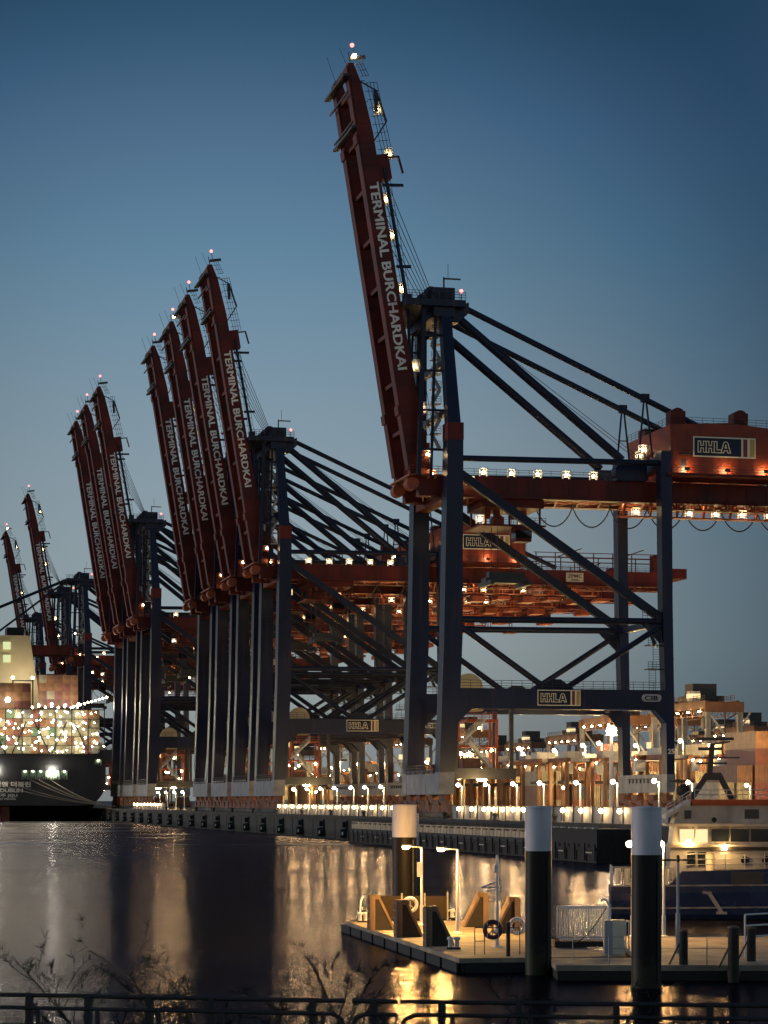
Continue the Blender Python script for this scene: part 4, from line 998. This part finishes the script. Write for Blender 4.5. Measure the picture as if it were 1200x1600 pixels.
b = MB().bar((0,0,1.2),(.95,0,1.05),.06).bar((0,0,.1),(.95,0,.0),.06)
for k in range(9): b.bar((k*.118,0,.1-k*.0125),(k*.118,0,1.2-k*.019),.04)
b.build('gate_frame', 'white', lr)
wr = thing('wire_railing', 'thin two wire railing along the near edge of the right pontoon', 'railing', (6.1, 79.9, DZ))
for x in (.45, 1.7, 3.1, 4.35, 5.1, 6.0): MB().tube((x,0,0),(x,0,1.0),.018,n=6).build('stanchion', 'steel', wr)
MB().tube((-.1,0,.95),(5.1,0,.97),.011,n=5).build('wire', 'steel', wr); MB().tube((-.1,0,.55),(6.0,0,.57),.011,n=5).build('wire', 'steel', wr); MB().tube((4.1,.02,1.0),(6.0,.02,1.0),.02,n=5).build('top_tube', 'steel', wr)
ch = MB()
pts = [Vector((5.95,84.2,1.35)) + Vector((2.3*k/14, 1.2*k/14, -1.05*math.sin(math.pi*k/14)*.75 + .9*k/14)) for k in range(15)]
tag(ch.path(pts, .025, 5).build('hanging_chain', 'dark'), 'dark chain sagging in front of the white lattice gangway rail', 'chain')
for i, (px, py, h, r, lab) in enumerate(((1068,1507,1.15,.16,'first dark wooden post from the left on the right pontoon edge'),(1146,1512,1.35,.2,'tallest thick dark wooden post at the right pontoon edge'),(1174,1502,1.15,.17,'rightmost dark wooden post, beside the white handrail'))):
    t = thing('wooden_post', lab, 'post', at(px, py, DZ))
    MB().tube((0,0,-.5),(0,0,h),r*.95,n=12).build('shaft', 'tdark', t); MB().lathe([(r,h),(r,h+.05),(.03,h+.09)],12).build('cap', 'timber', t)
    MB().bar((-.5,.0,.0),(-.1,0,.8),.06).build('brace', 'dark', t)
mm = thing('cross_mast', 'slim pale mast with a dark crossbar on the right pontoon, before the blue boat', 'mast', (10.92, 85.6, DZ))
MB().tube((0,0,0),(0,0,1.5),.085,n=10).tube((0,0,1.5),(0,0,3.5),.05,n=10).build('pole', 'lgrey', mm); MB().bar((-.62,0,3.48),(.62,0,3.48),.07).tube((0,0,3.4),(0,0,3.66),.06,n=8).build('crossbar', 'dark', mm)
hr = thing('handrail', 'white tubular handrail at the right edge of the right pontoon', 'railing', (13.1, 83.6, DZ))
b = MB()
for x in (0, 2.2): b.tube((x,0,0),(x,0,1.55),.035,n=8)
for z in (.75, 1.15, 1.55): b.tube((0,0,z),(2.2,0,z+.12),.03,n=8)
b.build('rail_tubes', 'white', hr)
bu = thing('buoy', 'small dull red buoy hanging at the right pontoon edge', 'buoy', (12.05, 79.3, .25))
MB().ball((0,0,0),.24,14,sq=(1,1,1.1)).build('float', 'ringred', bu); MB().tube((0,0,.25),(0,.2,.6),.02,n=5).build('rope', 'dark', bu)
# ------------------------------------------------------------------ pilot boat
bt = thing('pilot_boat', 'blue hulled boat with white wheelhouse moored behind the right pontoon', 'boat', (12.1, 123.5, 0), R(-4))
st = [(0,1.75,2.3),(.02,1.75,2.5),(3.0,1.75,2.8),(3.7,2.5,2.85),(7.0,2.6,2.9),(11,2.75,2.9),(16,3.1,2.5),(19.5,3.5,1.5),(22,3.8,.15)]
b = MB(); vs = []
for x, zt, hw in st:
    fl = max(0, (x-12)/10)
    prof = [(-hw,zt),(-hw*(.98-.15*fl),zt*.55),(-hw*(.93-.35*fl),.25),(-hw*(.75-.4*fl),-.4),(hw*(.75-.4*fl),-.4),(hw*(.93-.35*fl),.25),(hw*(.98-.15*fl),zt*.55),(hw,zt)]
    vs += [(x + (fl*.8 if z > 1 else 0), y, z) for y, z in prof]
fs = [tuple(range(8))] + [(j*8+i, j*8+i+1, (j+1)*8+i+1, (j+1)*8+i) for j in range(len(st)-1) for i in range(7)] + [(j*8+7, j*8, (j+1)*8, (j+1)*8+7) for j in range(len(st)-1)]
b.add(vs, fs); b.build('hull', 'blue', bt)
for side in (-1,):
    b = MB()
    for z0, d in ((1.72, .0), (.55, .12)):
        for (x0, _, h0), (x1, _, h1) in zip(st[1:7], st[2:8]): b.bar((x0, side*(h0*(.99 if z0 > 1 else .965)+.04), z0 + .012*x0), (x1, side*(h1*(.99 if z0 > 1 else .955)+.04), z0 + .012*x1), .06, .08)
    b.build('rubbing_strake', 'grey', bt)
b = MB().add([(6.1,-3.0,1.35),(6.75,-3.0,1.4),(6.2,-2.95,1.2)], [(0,1,2)]) if False else MB().bar((4.75,-2.97,1.42),(5.2,-2.97,1.38),.1,.14).bar((5.05,-2.98,1.42),(5.75,-2.95,.35),.09,.2).bar((5.45,-2.95,.36),(6.0,-2.94,.34),.1,.14)
b.build('white_mark', 'boatwhite', bt)
MB().box(6.2,7.9,-3.0,-2.9,1.85,2.5).build('hawse_recess', 'dark', bt)
MB().box(0.1,3.2,-2.5,2.5,1.5,1.74).build('aft_deck', 'dark', bt)
o = MB().rail((.1,-2.35,1.76),(3.2,-2.7,1.76),.95,.5,.03,3).rail((.1,-2.35,1.76),(.1,2.3,1.76),.95,.6,.03,3).build('aft_railing', 'lgrey', bt)
for k in range(6): MB().tube((.35+k*.5,-2.5-.04*k,1.8),(.35+k*.5,-2.5-.04*k,2.65),.16,n=10).build('side_fender', 'cream', o)
MB().rail((3.9,-2.75,2.55),(11,-2.8,2.75),.85,1.0,.025,3).build('deck_railing', 'lgrey', bt)
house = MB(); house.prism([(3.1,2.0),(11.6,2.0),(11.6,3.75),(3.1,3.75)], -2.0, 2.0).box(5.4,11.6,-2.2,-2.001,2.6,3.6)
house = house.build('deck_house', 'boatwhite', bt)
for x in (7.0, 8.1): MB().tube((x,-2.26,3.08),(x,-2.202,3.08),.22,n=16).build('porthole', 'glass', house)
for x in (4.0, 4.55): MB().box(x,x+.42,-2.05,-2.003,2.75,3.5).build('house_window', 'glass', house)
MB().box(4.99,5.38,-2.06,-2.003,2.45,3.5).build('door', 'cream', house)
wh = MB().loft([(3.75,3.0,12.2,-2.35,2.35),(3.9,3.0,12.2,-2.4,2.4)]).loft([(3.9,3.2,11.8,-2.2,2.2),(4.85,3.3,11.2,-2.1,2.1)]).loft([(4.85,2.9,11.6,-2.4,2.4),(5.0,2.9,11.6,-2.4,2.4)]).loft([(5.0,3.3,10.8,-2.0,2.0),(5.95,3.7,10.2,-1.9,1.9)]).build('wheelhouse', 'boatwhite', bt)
MB().loft([(3.6,5.2,12.35,-2.42,2.42),(3.78,5.2,12.25,-2.45,2.45)]).build('visor', 'black', wh)
for x, wd in ((5.25,.9),(6.25,.95),(7.3,.95),(8.35,.95),(9.4,.95)): MB().box(x,x+wd,-2.23,-2.15,4.05,4.72).build('wheelhouse_window', 'glass', wh)
for x, wd in ((3.6,.75),(4.45,.6)): MB().box(x,x+wd,-2.23,-2.15,4.0,4.7).build('lit_window', 'lwin', wh)
MB().loft([(5.95,4.3,9.6,-2.0,2.0),(6.27,4.2,9.7,-2.05,2.05)]).build('orange_roof_band', 'orange', bt)
MB().add([(3.0,-2.0,5.5),(4.3,-2.0,6.27),(4.3,2.0,6.27),(3.0,2.0,5.5),(3.0,-2.0,5.3),(4.3,-2.0,6.0),(4.3,2.0,6.0),(3.0,2.0,5.3)], [(0,1,2,3),(7,6,5,4),(0,4,5,1),(1,5,6,2),(2,6,7,3),(3,7,4,0)])
b = MB(); b.add([(2.9,-1.9,5.45),(4.2,-1.9,6.25),(4.2,1.9,6.25),(2.9,1.9,5.45),(2.9,-1.9,5.25),(4.2,-1.9,6.0),(4.2,1.9,6.0),(2.9,1.9,5.25)], [(0,1,2,3),(7,6,5,4),(0,4,5,1),(1,5,6,2),(2,6,7,3),(3,7,4,0)])
b.rail((2.9,-1.9,5.45),(4.2,-1.9,6.25),.5,.6,.025).build('sloping_roof', 'lgrey', bt)
MB().box(7.0,7.75,-1.98,-1.93,5.25,5.75).build('crest_board', 'dark', wh); MB().box(3.85,4.2,-2.05,-1.96,5.25,5.7).build('dark_window', 'glass', wh)
for x in (5.4, 9.3): MB().ball((x,-2.05,5.2),.14,8).build('horn', 'black', wh)
b = MB().bar((4.3,0,6.27),(5.2,0,7.6),.32,.3).bar((6.5,0,6.27),(5.8,0,7.6),.32,.3).bar((5.1,0,7.5),(5.9,0,7.5),.4).bar((5.3,0,7.5),(5.45,0,9.2),.28).box(4.6,6.2,-.4,.4,8.15,8.25).bar((4.5,0,8.5),(6.9,0,8.5),.08).box(4.7,6.0,-.15,.15,8.9,9.05).bar((4.2,0,7.2),(3.2,0,7.25),.07).bar((5.3,0,9.2),(6.4,0,9.35),.18,.1)
mtb = b.build('radar_mast', 'dark', bt)
MB().box(4.6,6.6,-.1,.1,9.42,9.58).build('radar_scanner', 'dark', mtb)
for x in (3.9, 8.7): MB().ball((x,-.6,6.75),.36,12).tube((x,-.6,6.2),(x,-.6,6.5),.12,n=8).build('radome', 'black', bt)
MB().rail((4.4,-1.9,6.27),(9.4,-1.9,6.27),.5,.8,.025,2).build('roof_railing', 'lgrey', bt)
MB().ball((9.0,-2.55,2.85),.35,10,sq=(1.3,.5,.7)).build('life_raft', 'orange', bt)
for x, z, r in ((4.05, 4.0, .17), (5.9, 3.75, .15)): MB().ball((x,-2.6,z),r,10).bar((x,-2.55,z),(x,-2.2,z+.1),.05).build('deck_lamp', 'lb', bt)
# ------------------------------------------------------------------ riverside railing and shrubs
def railing(p, q, ends, posts, lab):
    t = thing('tubular_railing', lab, 'railing', p, 0, 'railing panels along the bank')
    d = q - p; ln = d.length; t.rotation_euler = (0, 0, math.atan2(d.y, d.x)); H = 1.1; r = .023; c = .16
    pts = []
    if ends[0]: pts += [(0,0,0),(0,0,H-.14-c),(c*.3,0,H-.14-c*.3),(c,0,H-.14)]
    else: pts += [(0,0,H-.14)]
    if ends[1]: pts += [(ln-c,0,H-.14),(ln-c*.3,0,H-.14-c*.3),(ln,0,H-.14-c),(ln,0,0)]
    else: pts += [(ln,0,H-.14)]
    MB().path(pts, r, 8).build('panel_tube', 'black', t)
    MB().tube((-.0,.05,H),(ln,.05,H),r*1.1,n=8).build('top_rail', 'black', t)
    for x in posts:
        MB().box(x-.035,x+.035,.0,.09,0,H).build('post', 'black', t); MB().box(x+.10,x+.145,-.02,.02,0,H-.14).build('panel_post', 'black', t)
    for z in (.55, .78): MB().tube((0,0,z),(ln,0,z),.011,n=6).build('wire', 'black', t)
    return t
gz = 2.93
railing(Vector((-5.2,26.3,gz)), Vector((-.43,25.3,gz)), (0,1), (1.2,1.9,2.62,3.35,4.5), 'left bank railing panel ending in a rounded corner near the middle')
railing(Vector((-.36,25.3,gz)), Vector((.14,25.2,gz)), (1,0), (.25,), 'short bank railing piece in the gap between the two long panels')
railing(Vector((.18,25.2,gz)), Vector((4.9,24.6,gz)), (1,0), (.45,1.3,2.35,3.35,4.2), 'right bank railing panel starting with a rounded corner near the middle')
def shrub(i, base, stems, lab):
    rr = random.Random(20+i); b = MB()
    def spike(p, d, n):
        for _ in range(n):
            v = Vector((rr.gauss(0,1), rr.gauss(0,1), rr.gauss(.2,1))).normalized()*.6 + d*.6
            L_ = rr.uniform(.05,.14); b.tube(p, p + v.normalized()*L_, .007, .0025, n=3, caps=False)
    def grow(p, d, ln, r, lev):
        n = max(3, int(ln/.09)); 
        for k in range(n):
            d = (d + Vector((rr.gauss(0,.10), rr.gauss(0,.08), rr.gauss(.0,.09)))).normalized()
            q = p + d*(ln/n); r2 = max(.002, r*(1-.55*(k+1)/n)); b.tube(p, q, r*(1-.55*k/n), r2, n=4 if lev else 5, caps=False)
            if lev < 2 and k > 1 and rr.random() < .38:
                s = rr.choice((-1,1)); grow(q, (d + Vector((s*rr.uniform(.4,1.0), rr.uniform(-.4,.4), rr.uniform(-.2,.5)))).normalized(), ln*rr.uniform(.22,.45), r2*.7, lev+1)
            if k > n*.3: spike(q, d, 2 if lev else 1 + (k > n*.6))
            p = q
        spike(p, d, 5)
    for dx, dz, ln in stems: grow(Vector((rr.uniform(-.1,.1), rr.uniform(-.15,.15), 0)), Vector((dx, rr.uniform(-.1,.1), dz)).normalized(), ln*.93, .020, 0)
    o = b.build('shrub', 'twig'); o.location = base; tag(o, lab, 'shrub', 'bare shrubs behind the bank railing'); return o
def sb(px, Y, z=2.35): return Vector(((px-600)/3600*Y, Y, z))
shrub(0, sb(175,28.4), ((-.55,1,2.3),(-.15,1,1.5),(.3,1,1.4)), 'leftmost bare shrub leaning left behind the bank railing')
shrub(1, sb(280,28.2), ((-.5,1,2.3),(-.2,1,2.1),(.2,1,1.6),(-.9,1,1.5)), 'second bare shrub from the left with two long stems')
shrub(2, sb(345,28.0), ((.25,1,2.15),(-.25,1,1.9),(.6,1,1.6),(0,1,1.6),(-.7,1,1.4)), 'densest bare shrub, left of the rounded railing corner')
shrub(3, sb(520,28.3), ((0,1,2.3),(.35,1,1.9),(-.35,1,1.6),(.1,1,1.8),(.7,1,1.4)), 'bare shrub in front of the left tip of the landing pontoon')
shrub(4, sb(760,28.2), ((-.6,1,1.5),(.4,1,1.7),(.05,1,1.5),(.8,1,1.3)), 'bare shrub before the bright water reflections')
shrub(5, sb(890,28.0), ((-.2,1,1.4),(.5,1,1.5),(-.7,1,1.2)), 'thin bare shrub below the middle mooring pile')
shrub(6, sb(1080,28.0), ((-.3,1,1.3),(.2,1,1.4),(.7,1,1.3),(-.8,1,1.2)), 'bare shrub at the right below the right pontoon')
shrub(7, sb(1165,27.8), ((-.5,1,1.3),(.3,1,1.3),(0,1,1.4)), 'rightmost bare shrub in the bottom corner')
